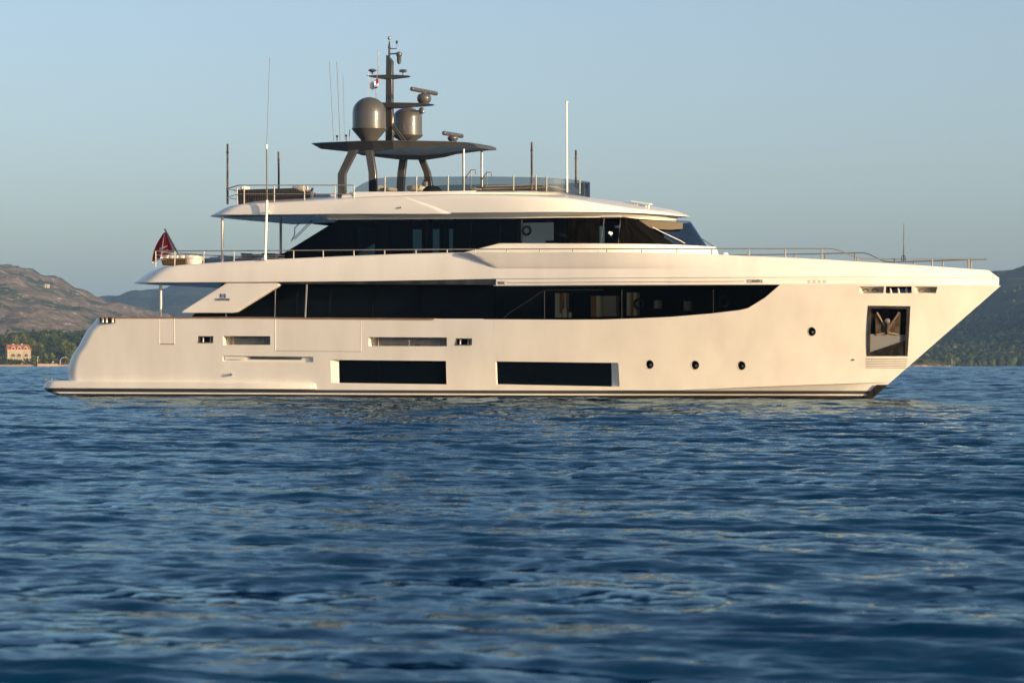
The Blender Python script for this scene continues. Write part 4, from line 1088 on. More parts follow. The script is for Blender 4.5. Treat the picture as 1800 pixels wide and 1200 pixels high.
# things seen in the bow openings
for x in (1565, 1579, 1593):
    m2 = MB(); m2.tube([PS(x + 1, 515, HB, -.25), PS(x, 507, HB, -.25)], [.05, .03], 8); m2.build('bollard', 'white_plastic', yacht)
m2 = MB(); c = PS(1580, 512, HB, -.40); m2.box(c, (.95, .05, .18)); m2.build('bow_locker', 'blue_tarp', yacht)
for x in (1517, 1533, 1616, 1628):
    m2 = MB(); m2.tube([PS(x, 511, HB, -.3), PS(x + 2, 508, HB, -.3), PS(x + 8, 508.5, HB, -.3), PS(x + 10, 511, HB, -.3)], .03, 6); m2.build('deck_fitting', 'steel_dull', yacht)

# ---- aft column and upper columns
m2 = MB(); m2.tube([PX(282.5, 558, -3.3), PX(282.5, 495, -3.3)], .06, 12); m2.build('deck_column', 'column_grey', yacht)
m2 = MB(); m2.tube([PX(391, 463, -3.2), PX(391, 377, -3.2)], .055, 12); m2.build('deck_column', 'column_grey', yacht)
m2 = MB(); m2.tube([PX(493.5, 458, 2.3), PX(493.5, 384, 2.3)], .055, 12); m2.build('deck_column', 'column_grey', yacht)

# ---- upper deck house
HW = 3.12
zu0 = ztab([(498, 447), (1300, 447)], -HW)            # hidden behind the bulwark
zglass_t = ztab([(560, 385.5), (700, 385), (900, 384), (1060, 383), (1090, 383.5), (1150, 386.5)], lambda X: hbx(X, PX(1212, 389.5, 0).x, 3.0, 4.3, 2.2, .62), (1196, 389))
Xh_b, Xh_t = PX(466, 455, -HW).x, PX(592, 386, -3.0).x
Xf_b, Xf_t = PX(1257, 433, 0).x, PX(1212, 389.5, 0).x
Xl3 = [x for x in [13 + .9 * i for i in range(13)]]
def zlow(X): return zu0(X) 
mb = MB(); rr = []
for t in (0, .25, .5, .75, 1.0):
    xs = lerp(Xf_b, Xf_t, t); Xa = lerp(Xh_b, Xh_t, t); hw = lerp(HW, 3.0, t)
    hf = (lambda xs, hw: lambda X: hbx(X, xs, hw, 4.3, 2.2, .62))(xs, hw)
    zf = (lambda t: lambda X: lerp(PX(900, 440, -HW).z - .35, zglass_t(X), t))(t)
    rr.append(ring(Xa, .25, xs, Xl3, hf, zf, nf=24, camber=.0, na=4))
stack(mb, rr, False, False)
house_surf = lambda X, z: hbx(X, lerp(Xf_b, Xf_t, clamp((z - 5.3) / 1.6, 0, 1)), lerp(HW, 3.0, clamp((z - 5.3) / 1.6, 0, 1)), 4.3, 2.2, .62)
# split the ring by X: side glass and windshield
XW = PX(1148, 410, -2.9).x
hv, hf_ = mb.v, mb.f
def submesh(cond, sg=0):
    m2 = MB(); idx = {}
    for f in hf_:
        cxm = sum(hv[i][0] - (hv[i][2] - 6.0) * (-.62) for i in f) / len(f)
        if cond(cxm) and (sg == 0 or sg * hv[f[0]][1] > 0):
            m2.f.append(tuple(idx.setdefault(i, len(idx)) for i in f)); m2.m.append(0)
    inv = sorted(idx, key=idx.get); m2.v = [hv[i] for i in inv]; return m2
XC1, XC2 = PX(912, 405, -3.05).x, PX(990, 405, -3.05).x
for sg in (-1, 1): submesh(lambda x: XC1 <= x < XC2, sg).build('clear_pane', 'clear_glass', yacht, smooth=30)
hg = submesh(lambda x: x < XC1 or XC2 <= x < XW).build('side_glass', 'tint_glass', yacht, smooth=30)
ws = submesh(lambda x: x >= XW).build('windshield', 'windshield_glass', yacht, smooth=40)
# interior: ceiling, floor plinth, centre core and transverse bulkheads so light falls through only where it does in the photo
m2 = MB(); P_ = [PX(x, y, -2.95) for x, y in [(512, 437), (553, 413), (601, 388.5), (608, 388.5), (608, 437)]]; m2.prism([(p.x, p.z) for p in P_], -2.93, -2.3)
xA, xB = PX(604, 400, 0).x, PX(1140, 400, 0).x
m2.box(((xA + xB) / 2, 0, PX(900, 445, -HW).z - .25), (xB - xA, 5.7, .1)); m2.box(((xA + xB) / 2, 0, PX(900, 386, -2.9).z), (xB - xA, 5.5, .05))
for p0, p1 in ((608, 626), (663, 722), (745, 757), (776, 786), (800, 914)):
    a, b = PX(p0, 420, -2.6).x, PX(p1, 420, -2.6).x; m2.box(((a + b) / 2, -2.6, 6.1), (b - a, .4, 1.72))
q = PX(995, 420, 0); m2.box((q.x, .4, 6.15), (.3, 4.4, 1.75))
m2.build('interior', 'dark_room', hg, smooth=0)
# mullions, black head and sill
for x0, x1 in ((600, 604), (676, 681), (749, 752), (826, 829), (877, 880), (910, 912), (994, 996)):
    m2 = MB(); a = PS(x0, 442, house_surf, .006); b = PS(x1, 387, house_surf, .006); m2.tube([a, b], .010, 6); m2.build('window_post', 'matte_black', hg)
# door (white coaming part has a seam) and screens
for x0, x1, y0, y1 in ((1056, 1062, 428, 384), (1087, 1090.5, 428, 384)):
    m2 = MB(); m2.tube([PS(x0, y0, house_surf, .012), PS(x1, y1, house_surf, .012)], .018, 6); m2.build('door_frame', 'pole_brown', hg)
m2 = panel([(1055, 383), (1092, 383)], [(1053, 430), (1090, 430)], 6, house_surf, -.10, .02); 
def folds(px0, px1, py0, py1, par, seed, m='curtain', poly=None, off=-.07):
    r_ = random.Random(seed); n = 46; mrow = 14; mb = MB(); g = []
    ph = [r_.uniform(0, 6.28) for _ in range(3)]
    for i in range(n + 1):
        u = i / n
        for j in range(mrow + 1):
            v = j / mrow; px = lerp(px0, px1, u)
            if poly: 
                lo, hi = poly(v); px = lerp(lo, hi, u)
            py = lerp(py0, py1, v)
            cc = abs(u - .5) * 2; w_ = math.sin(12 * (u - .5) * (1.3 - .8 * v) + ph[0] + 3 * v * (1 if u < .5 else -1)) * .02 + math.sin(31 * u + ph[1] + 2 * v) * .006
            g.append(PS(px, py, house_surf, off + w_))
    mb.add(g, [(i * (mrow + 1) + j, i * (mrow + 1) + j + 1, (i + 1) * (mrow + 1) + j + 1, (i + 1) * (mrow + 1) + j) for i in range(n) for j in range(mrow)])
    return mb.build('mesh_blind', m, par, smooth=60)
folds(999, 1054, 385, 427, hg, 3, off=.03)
folds(1090, 1150, 386, 428, hg, 5, off=.03, poly=lambda v: (lerp(1091, 1088.5, v), lerp(1112, 1152, v)))
# bright blinds, ring and panel seen inside by the forward side windows
def hin(px0, px1, py0, py1, depth, name, m):
    a = PS(px0, py1, house_surf, -depth); b = PS(px1, py0, house_surf, -depth); mm = MB()
    mm.box(((a.x + b.x) / 2, a.y, (a.z + b.z) / 2), (b.x - a.x, .02, b.z - a.z)); return mm.build(name, m, hg, smooth=0)
hin(915.5, 920, 387, 423.5, .10, 'door_frame', 'cream'); hin(920, 974, 391, 423.5, .12, 'window_blind', 'blind_bright')
mm = MB(); c = PS(925.5, 405.3, house_surf, -.06); mm.tube([c + Vector((.155 * math.cos(a), 0, .155 * math.sin(a))) for a in [k / 22 * 2 * math.pi for k in range(22)]], .042, 8, closed=True); mm.build('life_ring', 'black_plastic', hg)
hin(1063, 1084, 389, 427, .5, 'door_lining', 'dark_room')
mm = MB(); c = PS(1074, 398, house_surf, -.3); mm.box(c, (.33, .02, .36)); mm.build('door_poster', 'red_cloth', hg)
mm = MB(); c = PS(1073, 412, house_surf, -.12)
for k in range(5):
    a = rnd.uniform(0, 3); mm.box(c + Vector((rnd.uniform(-.05, .05), rnd.uniform(-.03, .03), rnd.uniform(-.09, .06))), (.12, .05, .1), Euler((a, a * 1.7, .5)).to_matrix())
mm.build('paper_notice', 'white_cloth', hg, smooth=0)
# white coaming under the forward glass
ct = ztab([(815, 444), (878, 427.6), (1000, 428), (1100, 428.6), (1160, 429.5), (1200, 431), (1255, 434)], lambda X: house_surf(X, 5.6))
cb = PX(900, 455, -HW).z
mb = MB(); rr = []
Xc = PX(816, 444, -HW).x
Xl4 = [x for x in Xl3 if x > Xc + 1.5]; Xl4 = [PX(878, 428, -HW).x] + [x for x in Xl4 if x > PX(878, 428, -HW).x + .2]
for t, o_ in ((0, .05), (.96, .05), (1.0, .02)):
    xs = PX(1254, 440, 0).x + (.18 * (1 - t) if t < .9 else 0) + .05
    hf = (lambda xs, o_: lambda X: hbx(X, xs, HW + o_, 4.3, 2.2, .62))(xs, o_)
    rr.append(half(hf, (lambda t: lambda X: lerp(cb, ct(X), t))(t), xs, Xc, Xl4, nf=24))
stack(mb, rr, False, True)
coam = mb.build('house_coaming', 'gelcoat', yacht, smooth=30)
for x0, x1 in ((1053, 1051.5), (1086, 1084)):
    m2 = MB(); m2.tube([PS(x0, 429, house_surf, .055), PS(x1, 443, house_surf, .055)], .008, 4); m2.build('door_seam', 'seam_dark', coam)
m2 = MB(); c = PS(1081, 432.5, house_surf, .06); m2.box(c, (.05, .04, .09)); m2.build('door_handle', 'steel', coam)
# wiper arms
for pts in ([(1204, 428), (1198, 424), (1160, 406), (1147, 399)], [(1241, 431), (1224, 419), (1208, 407)], [(1254, 433), (1228, 416), (1206, 403)]):
    m2 = MB(); pp = [PS(x, y, house_surf, .05) if y > 0 else 0 for x, y in pts] if pts[0][0] < 1210 else [PX(x, y, -1.0 if pts[0][0] < 1250 else .3) for x, y in pts]
    m2.tube(pp, .013, 6); m2.build('wiper', 'white_plastic' if pts[0][0] < 1210 else 'black_plastic', ws)
m2 = panel([(1118, 386.5), (1150, 387.5), (1200, 391)], [(1118, 388), (1145, 402), (1180, 404), (1200, 402)], 14, house_surf, -.06, .02); m2.build('sun_shade', 'shade_cloth', ws, smooth=60)
# raked black pillar between side glass and windshield
m2 = MB(); a = [PS(1110, 386, house_surf, .06), PS(1122, 386, house_surf, .06), PS(1184, 429, house_surf, .05), PS(1152, 429, house_surf, .06)]
m2.hexa(a, [v + Vector((-.02, .05, 0)) for v in a]); m2.build('windshield_pillar', 'matte_black', hg, smooth=0)
mm = MB(); q = PX(1172, 424, -1.4); 
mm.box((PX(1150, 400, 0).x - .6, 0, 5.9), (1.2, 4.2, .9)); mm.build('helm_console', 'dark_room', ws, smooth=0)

# ---- roof with fascia
bot = [(360, 378), (369, 378.2), (500, 377.5), (700, 376), (900, 374.2), (1060, 373.6), (1120, 374.5), (1170, 377.5), (1213, 381.5)]
crz = [(360, 361), (400, 360), (440, 357.8), (500, 355), (560, 351.8), (600, 349), (650, 346.5), (725, 344.5), (800, 341.5), (870, 342.3), (940, 344.5), (1000, 348), (1060, 358), (1110, 366), (1167, 371.5), (1210, 379)]
ctl = [(360, 361), (560, 351), (700, 344), (800, 340), (1031, 346.3), (1060, 350.6), (1100, 355.6), (1140, 361.5), (1180, 369), (1200, 374.5), (1213, 380)]
fr_ = PX(1212.5, 381, 0).x
rfY = lambda k: (lambda X: hbx(X, fr_, k, 6.5, 2.3, .66))
zr0 = ztab(bot[:-1], rfY(3.55), (1212.5, 381.5)); zr1 = ztab([q for q in crz if q[0] < 1170], rfY(3.4), (1212.5, 380)); zr2 = ztab([q for q in ctl if q[0] < 1190], 0.0, (1210, 379.5))
tl = lambda t: tl0(t) - .18
tl0 = table([(0, PX(369, 378, -3.1).x), (.1, PX(372.5, 375, -3.1).x), (.3, PX(379, 369.5, -3.1).x), (.6, PX(388, 364.5, -3.1).x), (.85, PX(397, 361.5, -3.1).x), (1, PX(410, 360, -3.1).x)])
Xl5 = [11.6 + .8 * i for i in range(12)]
mb = MB(); rr = []
for t, ins in ((0, .08), (.03, .0), (.15, .0), (.35, .012), (.55, .025), (.75, .045), (.9, .075), (.97, .12), (1, .20)):
    xs = fr_ - .12 * t * t
    hf = (lambda ins, xs: lambda X: hbx(X, xs, 3.62 - ins, 6.5, 2.3, .66))(ins, xs)
    rr.append(ring(tl(t), 1.2, xs, Xl5, hf, (lambda t: lambda X: lerp(zr0(X), zr1(X), t))(t), nf=26, camber=.35, na=9))
# crown of the roof
xs = fr_ - .3
hf = lambda X: .55 * hbx(X, xs, 3.2, 6.5, 2.3, .66)
a_, b_ = rr[-1]
rr.append(([Vector((p.x, p.y * .45, max(p.z, zr2(p.x)))) for p in a_], [Vector((p.x, p.y * .45, max(p.z, zr2(p.x)))) for p in b_]))
stack(mb, rr)
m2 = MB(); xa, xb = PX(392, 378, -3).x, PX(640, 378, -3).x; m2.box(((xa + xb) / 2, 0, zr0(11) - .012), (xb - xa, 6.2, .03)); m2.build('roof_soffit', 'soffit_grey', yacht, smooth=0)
roof = mb.build('roof', 'gelcoat_dimmed', yacht, smooth=35)
# facet running down across the fascia at x = 725..795
mb = MB(); CZf = table(crz); rsf = lambda X, z: hbx(X, fr_, 3.62 - .15 * clamp((z - zr0(X)) / max(.1, zr1(X) - zr0(X)), 0, 1) ** 2, 6.5, 2.3, .66)
g = []; N = 26
for i in range(N + 1):
    u = i / N
    for j in range(7):
        s = j / 6; l = lerp(722, 794, s)
        px = lerp(560, l - 11, min(1, u / .8)) if u <= .8 else lerp(l - 11, l, (u - .8) / .2)
        py = lerp(CZf(px) + 1.3, 375.8, s)
        wv = sstep((px - 565) / 90) * (1 if u <= .8 else 1 - (u - .8) / .2) * (1 - .15 * s)
        if i == 0: wv = 0
        g.append(PS(px, py, rsf, .003 + .055 * wv))
mb.add(g, [(i * 7 + j, i * 7 + j + 1, (i + 1) * 7 + j + 1, (i + 1) * 7 + j) for i in range(N) for j in range(6)])
mb.build('fascia_panel', 'gelcoat_dimmed', roof, smooth=30)
# inner lip between fascia and window head
zl0 = ztab([(560, 386.3), (700, 385.6), (900, 384), (1050, 382.4), (1100, 383), (1150, 386.5)], lambda X: hbx(X, PX(1187, 390, 0).x, 3.1, 5.5, 2.3, .64), (1187, 390))
mb = MB(); rr = []
for t, hw, xs_c in ((0, 3.1, PX(1187, 390, 0).x), (.2, 3.12, PX(1187, 390, 0).x), (1, 3.50, fr_ - .5)):
    hf = (lambda xs, hw: lambda X: hbx(X, xs, hw, 5.5, 2.3, .64))(xs_c, hw)
    rr.append(half(hf, (lambda t: lambda X: lerp(zl0(X), zr0(X) + .004, t))(t), xs_c, PX(lerp(576, 558, t), 380, -3.2).x, Xl5[5:], nf=24))
stack(mb, rr)
for i in range(2): mb.add([rr[i][0][0], rr[i + 1][0][0], rr[i + 1][1][0], rr[i][1][0]], [(0, 1, 2, 3)])
mb.build('roof_lip', 'gelcoat', yacht, smooth=35)
m2 = MB(); m2.tube([PS(1056, 380.8, lambda X, z: 3.3, 0), PS(1091, 380.6, lambda X, z: 3.3, 0)], .035, 6); m2.build('door_canopy', 'gelcoat', roof)
# handrail block on the roof front
m2 = MB(); a = PX(1109, 354.6, -1.3); b = PX(1142, 359.6, -1.3); m2.hexa([a, b, b + Vector((0, 0, .05)), a + Vector((0, 0, .05))], [v + Vector((0, .3, 0)) for v in (a, b, b + Vector((0, 0, .05)), a + Vector((0, 0, .05)))])
for t in (.15, .3, .75, .9):
    q = a.lerp(b, t); m2.tube([q + Vector((0, .1, -.14)), q + Vector((0, .1, 0))], .03, 6)
m2.build('roof_rack', 'gelcoat_dimmed', roof, smooth=0)

# ---- flybridge coaming and wind screen
cot = [(600, 343), (606, 340.5), (616, 337.4), (770, 336.8), (860, 335), (930, 335), (985, 337.8), (1015, 342), (1031, 346.5)]
fx = PX(1029, 346.5, 0).x
zt2 = ztab(cot[:-2], lambda X: hbx(X, fx, 2.9, 5.0, 2.2, .6), (1028, 346.5))
Xc0 = PX(601, 343, -2.9).x
Xl6 = [PX(617, 337, -2.9).x] + [x for x in Xl5 if x > Xc0 + .9 and x < fx - 3.2]
mb = MB(); rr = []
for t, hw, dx in ((0, 2.98, -.7), (.5, 2.95, -.25), (1, 2.9, 0)):
    hf = (lambda xs, hw: lambda X: hbx(X, xs, hw, 5.0, 2.2, .6))(fx + dx, hw)
    rr.append(half(hf, (lambda t: lambda X: lerp(min(zr1(X), zt2(X)) - .1, zt2(X), t))(t), fx + dx, Xc0, Xl6, nf=24))
stack(mb, rr, False, True)
mb.build('flybridge_coaming', 'gelcoat_dimmed', yacht, smooth=35)
gt = table([(PX(px, py, -2.7).x, PX(px, py, -2.7).z) for px, py in [(622, 333), (632, 325), (645, 319), (662, 313.5), (690, 311), (800, 310.5), (900, 310), (960, 309.7), (1000, 312.5), (1026, 317)]])
gx = PX(1028, 330, -.3).x
mb = MB(); rr = []
gl0 = PX(623, 333, -2.78).x
Xl7 = [gl0 + .3 * i for i in range(1, 8)] + [x for x in Xl5 if x > gl0 + 2.3 and x < gx - 3]
for t, hw in ((0, 2.78), (1, 2.70)):
    hf = (lambda hw: lambda X: hbx(X, gx, hw, 4.2, 2.3, .55))(hw)
    rr.append(half(hf, (lambda t: lambda X: lerp(zt2(X) - .04, gt(X), t))(t), gx, gl0, Xl7, nf=24))
stack(mb, rr, False, False)
scr = mb.build('wind_screen', 'screen_glass', yacht, smooth=40)
scf = lambda X, z: hbx(X, gx, 2.79, 4.2, 2.3, .55)
for px, y0, y1 in ((676.5, 337, 311), (732, 337, 309.5), (787.5, 337, 309.5), (902.5, 335, 309), (942, 335, 308.5), (960.5, 336, 309.5), (1019, 341, 315.5), (1026.3, 343, 319)):
    a = PS(px, y0, scf) if px < 1000 else PX(px, y0, -.9 if px < 1022 else -.2); b = PS(px, y1, scf) if px < 1000 else PX(px, y1, -.9 if px < 1022 else -.2)
    m2 = MB(); m2.tube([a, b], .028, 6); m2.build('screen_post', 'steel', scr)

# ---- hardtop, legs, posts
stn = [(547, 252, 252.6, 1.7), (562, 250.8, 262, 2.05), (610, 248.8, 267, 2.5), (655, 247.6, 267, 2.62), (690, 247.4, 262, 2.6), (720, 247.6, 258, 2.35), (780, 248.8, 256.8, 1.75), (815, 250.4, 257.2, 1.35), (833, 253.5, 258.2, 1.15), (838, 257.5, 259, 1.0)]
mb = MB(); secs = []
for px, yt, yb, w_ in stn:
    t_ = PX(px, yt, -w_); b2 = PX(px, yb, -w_ + .12); x = t_.x; zt3, zb3 = t_.z, b2.z
    zm = zb3 + .04
    half_ = [(0, zt3 + .05), (w_ * .6, zt3 + .045), (w_ - .12, zt3 + .02), (w_, zt3 - .01), (w_ - .1, zb3), (w_ - .24, zb3), (w_ - .30, lerp(zb3, zt3, .45)), (0, lerp(zb3, zt3, .45))]
    secs.append([Vector((x, -y, z)) for y, z in half_] + [Vector((x, y, z)) for y, z in half_[::-1][1:-1]])
n = len(secs[0])
for a, b in zip(secs[:-1], secs[1:]): mb.add(a + b, [(j, (j + 1) % n, n + (j + 1) % n, n + j) for j in range(n)])
mb.add(secs[0], [tuple(range(n))]); mb.add(secs[-1], [tuple(range(n))[::-1]])
ht = mb.build('hardtop', 'mast_grey', yacht, smooth=0)
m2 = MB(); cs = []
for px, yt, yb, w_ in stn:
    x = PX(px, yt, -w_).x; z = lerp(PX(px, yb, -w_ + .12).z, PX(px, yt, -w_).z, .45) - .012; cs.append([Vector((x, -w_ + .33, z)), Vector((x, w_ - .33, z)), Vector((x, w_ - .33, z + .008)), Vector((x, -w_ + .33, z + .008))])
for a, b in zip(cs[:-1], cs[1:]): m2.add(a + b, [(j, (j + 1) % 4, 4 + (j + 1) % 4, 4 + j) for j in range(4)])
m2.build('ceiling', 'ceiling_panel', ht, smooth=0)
def leg(pts, Y, wd, th=.22, name='hardtop_leg'):
    m2 = MB(); P2 = [PX(x, y, Y) for x, y in pts]; sg = 1 if Y > 0 else -1
    rings_ = []
    for i, p in enumerate(P2):
        hw = wd[i] / 2; y = Y
        rings_.append([Vector((p.x - hw, y - th / 2, p.z)), Vector((p.x + hw, y - th / 2 + .04, p.z)), Vector((p.x + hw, y + th / 2, p.z)), Vector((p.x - hw, y + th / 2, p.z))])
    for a, b in zip(rings_[:-1], rings_[1:]): m2.add(a + b, [(j, (j + 1) % 4, 4 + (j + 1) % 4, 4 + j) for j in range(4)])
    m2.add(rings_[0], [(0, 1, 2, 3)]); m2.add(rings_[-1], [(3, 2, 1, 0)])
    return m2.build(name, 'mast_grey', yacht, smooth=20, bevel=.02)
leg([(601.5, 348), (601.5, 306), (622, 264)], -2.6, (.30, .30, .34)); leg([(656, 342), (655.5, 304), (649, 264)], -2.6, (.29, .29, .28))
leg([(704, 338), (706, 305), (711.5, 262)], 2.6, (.30, .30, .28)); leg([(757, 338), (751, 303), (735, 264)], 2.6, (.26, .26, .26))
for px, Y in ((815, -.95), (847, .95)):
    m2 = MB(); m2.tube([PX(px, 336, Y), PX(px, 262 + (4 if Y > 0 else 0), Y)], .052, 12); m2.build('hardtop_post', 'steel', yacht)
# ---- mast and electronics
mast = empty('mast', (PX(684, 200, 0).x, 0, PX(684, 247, 0).z)); mast.parent = yacht; mast.matrix_parent_inverse = Matrix.Translation((-19, 0, 0))
def mpart(m2, name, m, smooth=35, bevel=0):
    o = m2.build(name, m, None, smooth=smooth, bevel=bevel); o.parent = mast; o.matrix_parent_inverse = Matrix.Translation(-mast.location); return o
m2 = MB()
A_ = [PX(x, y, 0) for x, y in [(679, 250), (691, 250), (690.5, 140), (690.5, 108), (686, 102), (680.3, 97), (679.8, 140)]]
m2.hexa([p + Vector((0, -.10, 0)) for p in A_], [p + Vector((0, .10, 0)) for p in A_]); mpart(m2, 'pylon', 'mast_grey', 20, .015)
m2 = MB(); a = PX(684.3, 100, 0); b = PX(684.3, 85, 0); c = PX(684.5, 72, 0); m2.tube([a, b, b + Vector((0, 0, .01)), c], [.045, .045, .06, .015], 8); mpart(m2, 'spire', 'mast_grey')
m2 = MB(); q = PX(684.6, 67.3, 0); rr_ = .075; m2.lathe([(rr_ * math.sin(a), -rr_ * math.cos(a)) for a in [k / 10 * math.pi for k in range(1, 10)]], q, 16); mpart(m2, 'masthead_light', 'steel')
m2 = MB(); m2.tube([PX(685, 86, 0), PX(697, 86, 0), PX(697.3, 78, 0)], .02, 6); m2.lathe([(.02, -.04), (.04, 0), (.045, .07), (.02, .1)], PX(697.5, 76, 0), 10); mpart(m2, 'wind_sensor', 'mast_grey')
m2 = MB(); m2.tube([PX(686, 95, 0), PX(700, 94.6, 0)], .03, 6); q = PX(701.5, 95, 0); m2.lathe([(.05, .08), (.115, .04), (.12, -.05), (.09, -.09), (.085, -.30), (.06, -.38), (.02, -.40)], q, 14); mpart(m2, 'thermal_camera', 'dome_grey')
def wing(pts, Yw, name):
    m2 = MB(); a = [PX(x, y, 0) for x, y in pts]; m2.hexa([p + Vector((0, -Yw, 0)) for p in a], [p + Vector((0, Yw, 0)) for p in a]); return mpart(m2, name, 'mast_grey', 20, .01)
wing([(646, 133.6), (680, 132), (700, 132.2), (720, 133.6), (716, 136), (692, 139), (678, 140.2), (652, 136)], .16, 'spreader')
wing([(672, 181), (690, 181), (740, 181.7), (761, 183.5), (757, 185.5), (720, 189), (692, 190.5), (678, 190.5)], .22, 'spreader')
m2 = MB(); m2.lathe([(.02, -.16), (.04, -.08), (.16, -.02), (.17, .01), (.1, .05), (.02, .06)], PX(654.5, 124, 0), 14); mpart(m2, 'satellite_receiver', 'dome_grey')
m2 = MB(); m2.tube([PX(665, 132, 0), PX(665, 91, 0)], .018, 6); mpart(m2, 'whip_antenna', 'steel_dull')
m2 = MB(); q = PX(708.5, 125, 0); m2.box(q, (.26, .16, .11)); m2.tube([q, q + Vector((0, 0, -.16))], .03, 6); mpart(m2, 'spot_light', 'dome_grey', bevel=.01)
def radar(q, name, L, rb, hb_, par, ang, tilt=0):
    m2 = MB(); m2.lathe([(rb * .75, -hb_), (rb * .7, -hb_ * .85), (rb * .95, -hb_ * .5), (rb * 1.05, -hb_ * .1), (rb, hb_ * .3), (rb * .75, hb_ * .6), (rb * .35, hb_ * .72), (rb * .3, hb_ * 1.0)], q, 20)
    o = m2.build(name, 'dome_grey', None)
    m3 = MB(); c = q + Vector((0, 0, hb_ * 1.05)); d = rv * math.cos(ang) + dv * math.sin(ang)
    m3.tube([c - d * L / 2, c - d * (L / 2 - .04), c + d * (L / 2 - .04), c + d * L / 2], [.05, .085, .085, .05], 10)
    s_ = m3.build('scanner_bar', 'dome_grey', None)
    return o, s_
q = PX(745.5, 172.5, 0)
o, s_ = radar(q, 'radar', 2.25, .27, .25, mast, R(66)); 
s_.parent = mast; s_.matrix_parent_inverse = Matrix.Translation(-mast.location)
o.parent = mast; o.matrix_parent_inverse = Matrix.Translation(-mast.location)
q = PX(796, 243, -.6)
o, s_ = radar(q, 'radar', 1.7, .20, .13, None, R(66)); s_.parent = o; setp(o, yacht)
m2 = MB(); m2.tube([PX(681, 212, 0), PX(707, 247, -.3)], .04, 6); m2.tube([PX(690, 218, 0), PX(714, 250, .1)], .04, 6); mpart(m2, 'mast_brace', 'mast_grey')
m2 = MB(); q = PX(741, 195, -.1); m2.lathe([(.02, -.13), (.12, -.08), (.13, 0), (.1, .1), (.02, .14)], q, 12, sy=.6); m2.tube([q, q + Vector((-.45, 0, 0))], .03, 6); mpart(m2, 'loud_hailer', 'dome_grey')
def dome(px, Y, ytop, yring, ybase, rpx, rbase, cap=.95):
    c = PX(px, ybase, Y); dpx = (PX(px + 10, ybase, Y) - c).x; scl = 46.3
    zt4 = PX(px, ytop, Y).z - c.z; zr = PX(px, yring, Y).z - c.z; r_ = rpx / scl
    prof = [(rbase * .9, 0), (rbase, .06), (r_ * .97, zr - .08), (r_ * 1.0, zr - .05), (r_ * 1.045, zr - .02), (r_ * 1.045, zr + .02), (r_, zr + .03)]
    ze = zt4 - r_ * cap
    for k in range(0, 13):
        a = k / 12 * math.pi / 2; prof.append((r_ * math.cos(a) if k < 12 else .005, ze + r_ * cap * math.sin(a)))
    m2 = MB(); m2.lathe(prof, c, 40); return m2.build('satellite_dome', 'dome_grey', yacht, smooth=40)
dome(649, -1.25, 171, 226.3, 248.5, 30.3, .34); dome(716.5, 1.25, 189.5, 237.5, 251, 26.8, .30, .66)
# whips and sensors on the hardtop
for pts, r_ in (([(587, 248), (586, 240), (579, 108)], .010), ([(598, 247.5), (592, 108)], .012), ([(605.5, 246), (603, 130)], .007)):
    m2 = MB(); m2.tube([PX(x, y, -1.9) for x, y in pts], r_, 6); m2.build('whip_antenna', 'antenna_grey', yacht)
for px, y in ((592.5, 240), (608.5, 239)):
    m2 = MB(); m2.tube([PX(px, 248, -1.7), PX(px, y + 2, -1.7)], .022, 6); m2.lathe([(.03, -.04), (.05, 0), (.05, .03), (.02, .05)], PX(px, y, -1.7), 10); m2.build('sensor_mushroom', 'black_plastic', yacht)
m2 = MB(); m2.tube([PX(614.6, 247, -1.6), PX(614.6, 228, -1.6)], .018, 6); m2.build('whip_antenna', 'steel_dull', yacht)
# flags on the halyard
m2 = MB()
for a, b in (((647, 122), (649.5, 172)), ((659, 140), (661, 173)), ((663, 133), (663, 172))): m2.tube([PX(*a, -.4), PX(*b, -.6)], .007, 4)
m2.build('halyard', 'steel_dull', yacht)
def cloth(grid, name, mats, mf, par=None, th=.012):
    n = len(grid) - 1; m_ = len(grid[0]) - 1; mb = MB(); vs = [v for r_ in grid for v in r_]
    for i in range(n):
        for j in range(m_):
            a = i * (m_ + 1) + j; mb.f.append((a, a + 1, a + m_ + 2, a + m_ + 1)); mb.m.append(mf((i + .5) / n, (j + .5) / m_))
    mb.v = [tuple(v) for v in vs]; o = mb.build(name, mats, par, smooth=60, fix=False)
    md = o.modifiers.new('t', 'SOLIDIFY'); md.thickness = th; return o
g = [[PX(lerp(649.5, 662, u) , 0, -.5) for v in (0,)] for u in (0,)]
def grid(f, n, m_): return [[f(i / n, j / m_) for j in range(m_ + 1)] for i in range(n + 1)]
o = cloth(grid(lambda u, v: PX(lerp(650 - 1 * v, 661, u), lerp(143 + 2.5 * abs(u - .5), 155 + 3 * math.sin(u * 3), v), -.5) + Vector((0, .06 * math.sin(6 * u), 0)), 10, 8), 'courtesy_flag', ['white_cloth', 'red_cloth', 'ink'], lambda u, v: 2 if abs(u - .65) < .16 and abs(v - .5) < .2 else 0)
tag(o, 'small white flag with a dark emblem flying left of the radar mast', 'flag')
o = cloth(grid(lambda u, v: PX(lerp(660.5, 664.5, u) - 1.5 * v * (1 - u), lerp(139.5, 156.5, v) - 1.5 * u, -.55) + Vector((0, .05 * math.sin(5 * v), 0)), 6, 12), 'courtesy_flag', ['red_cloth', 'white_cloth', 'blue_cloth'], lambda u, v: 0 if v < .5 else (1 if v < .82 else 2))
tag(o, 'small red white and blue striped flag beside the radar mast', 'flag')

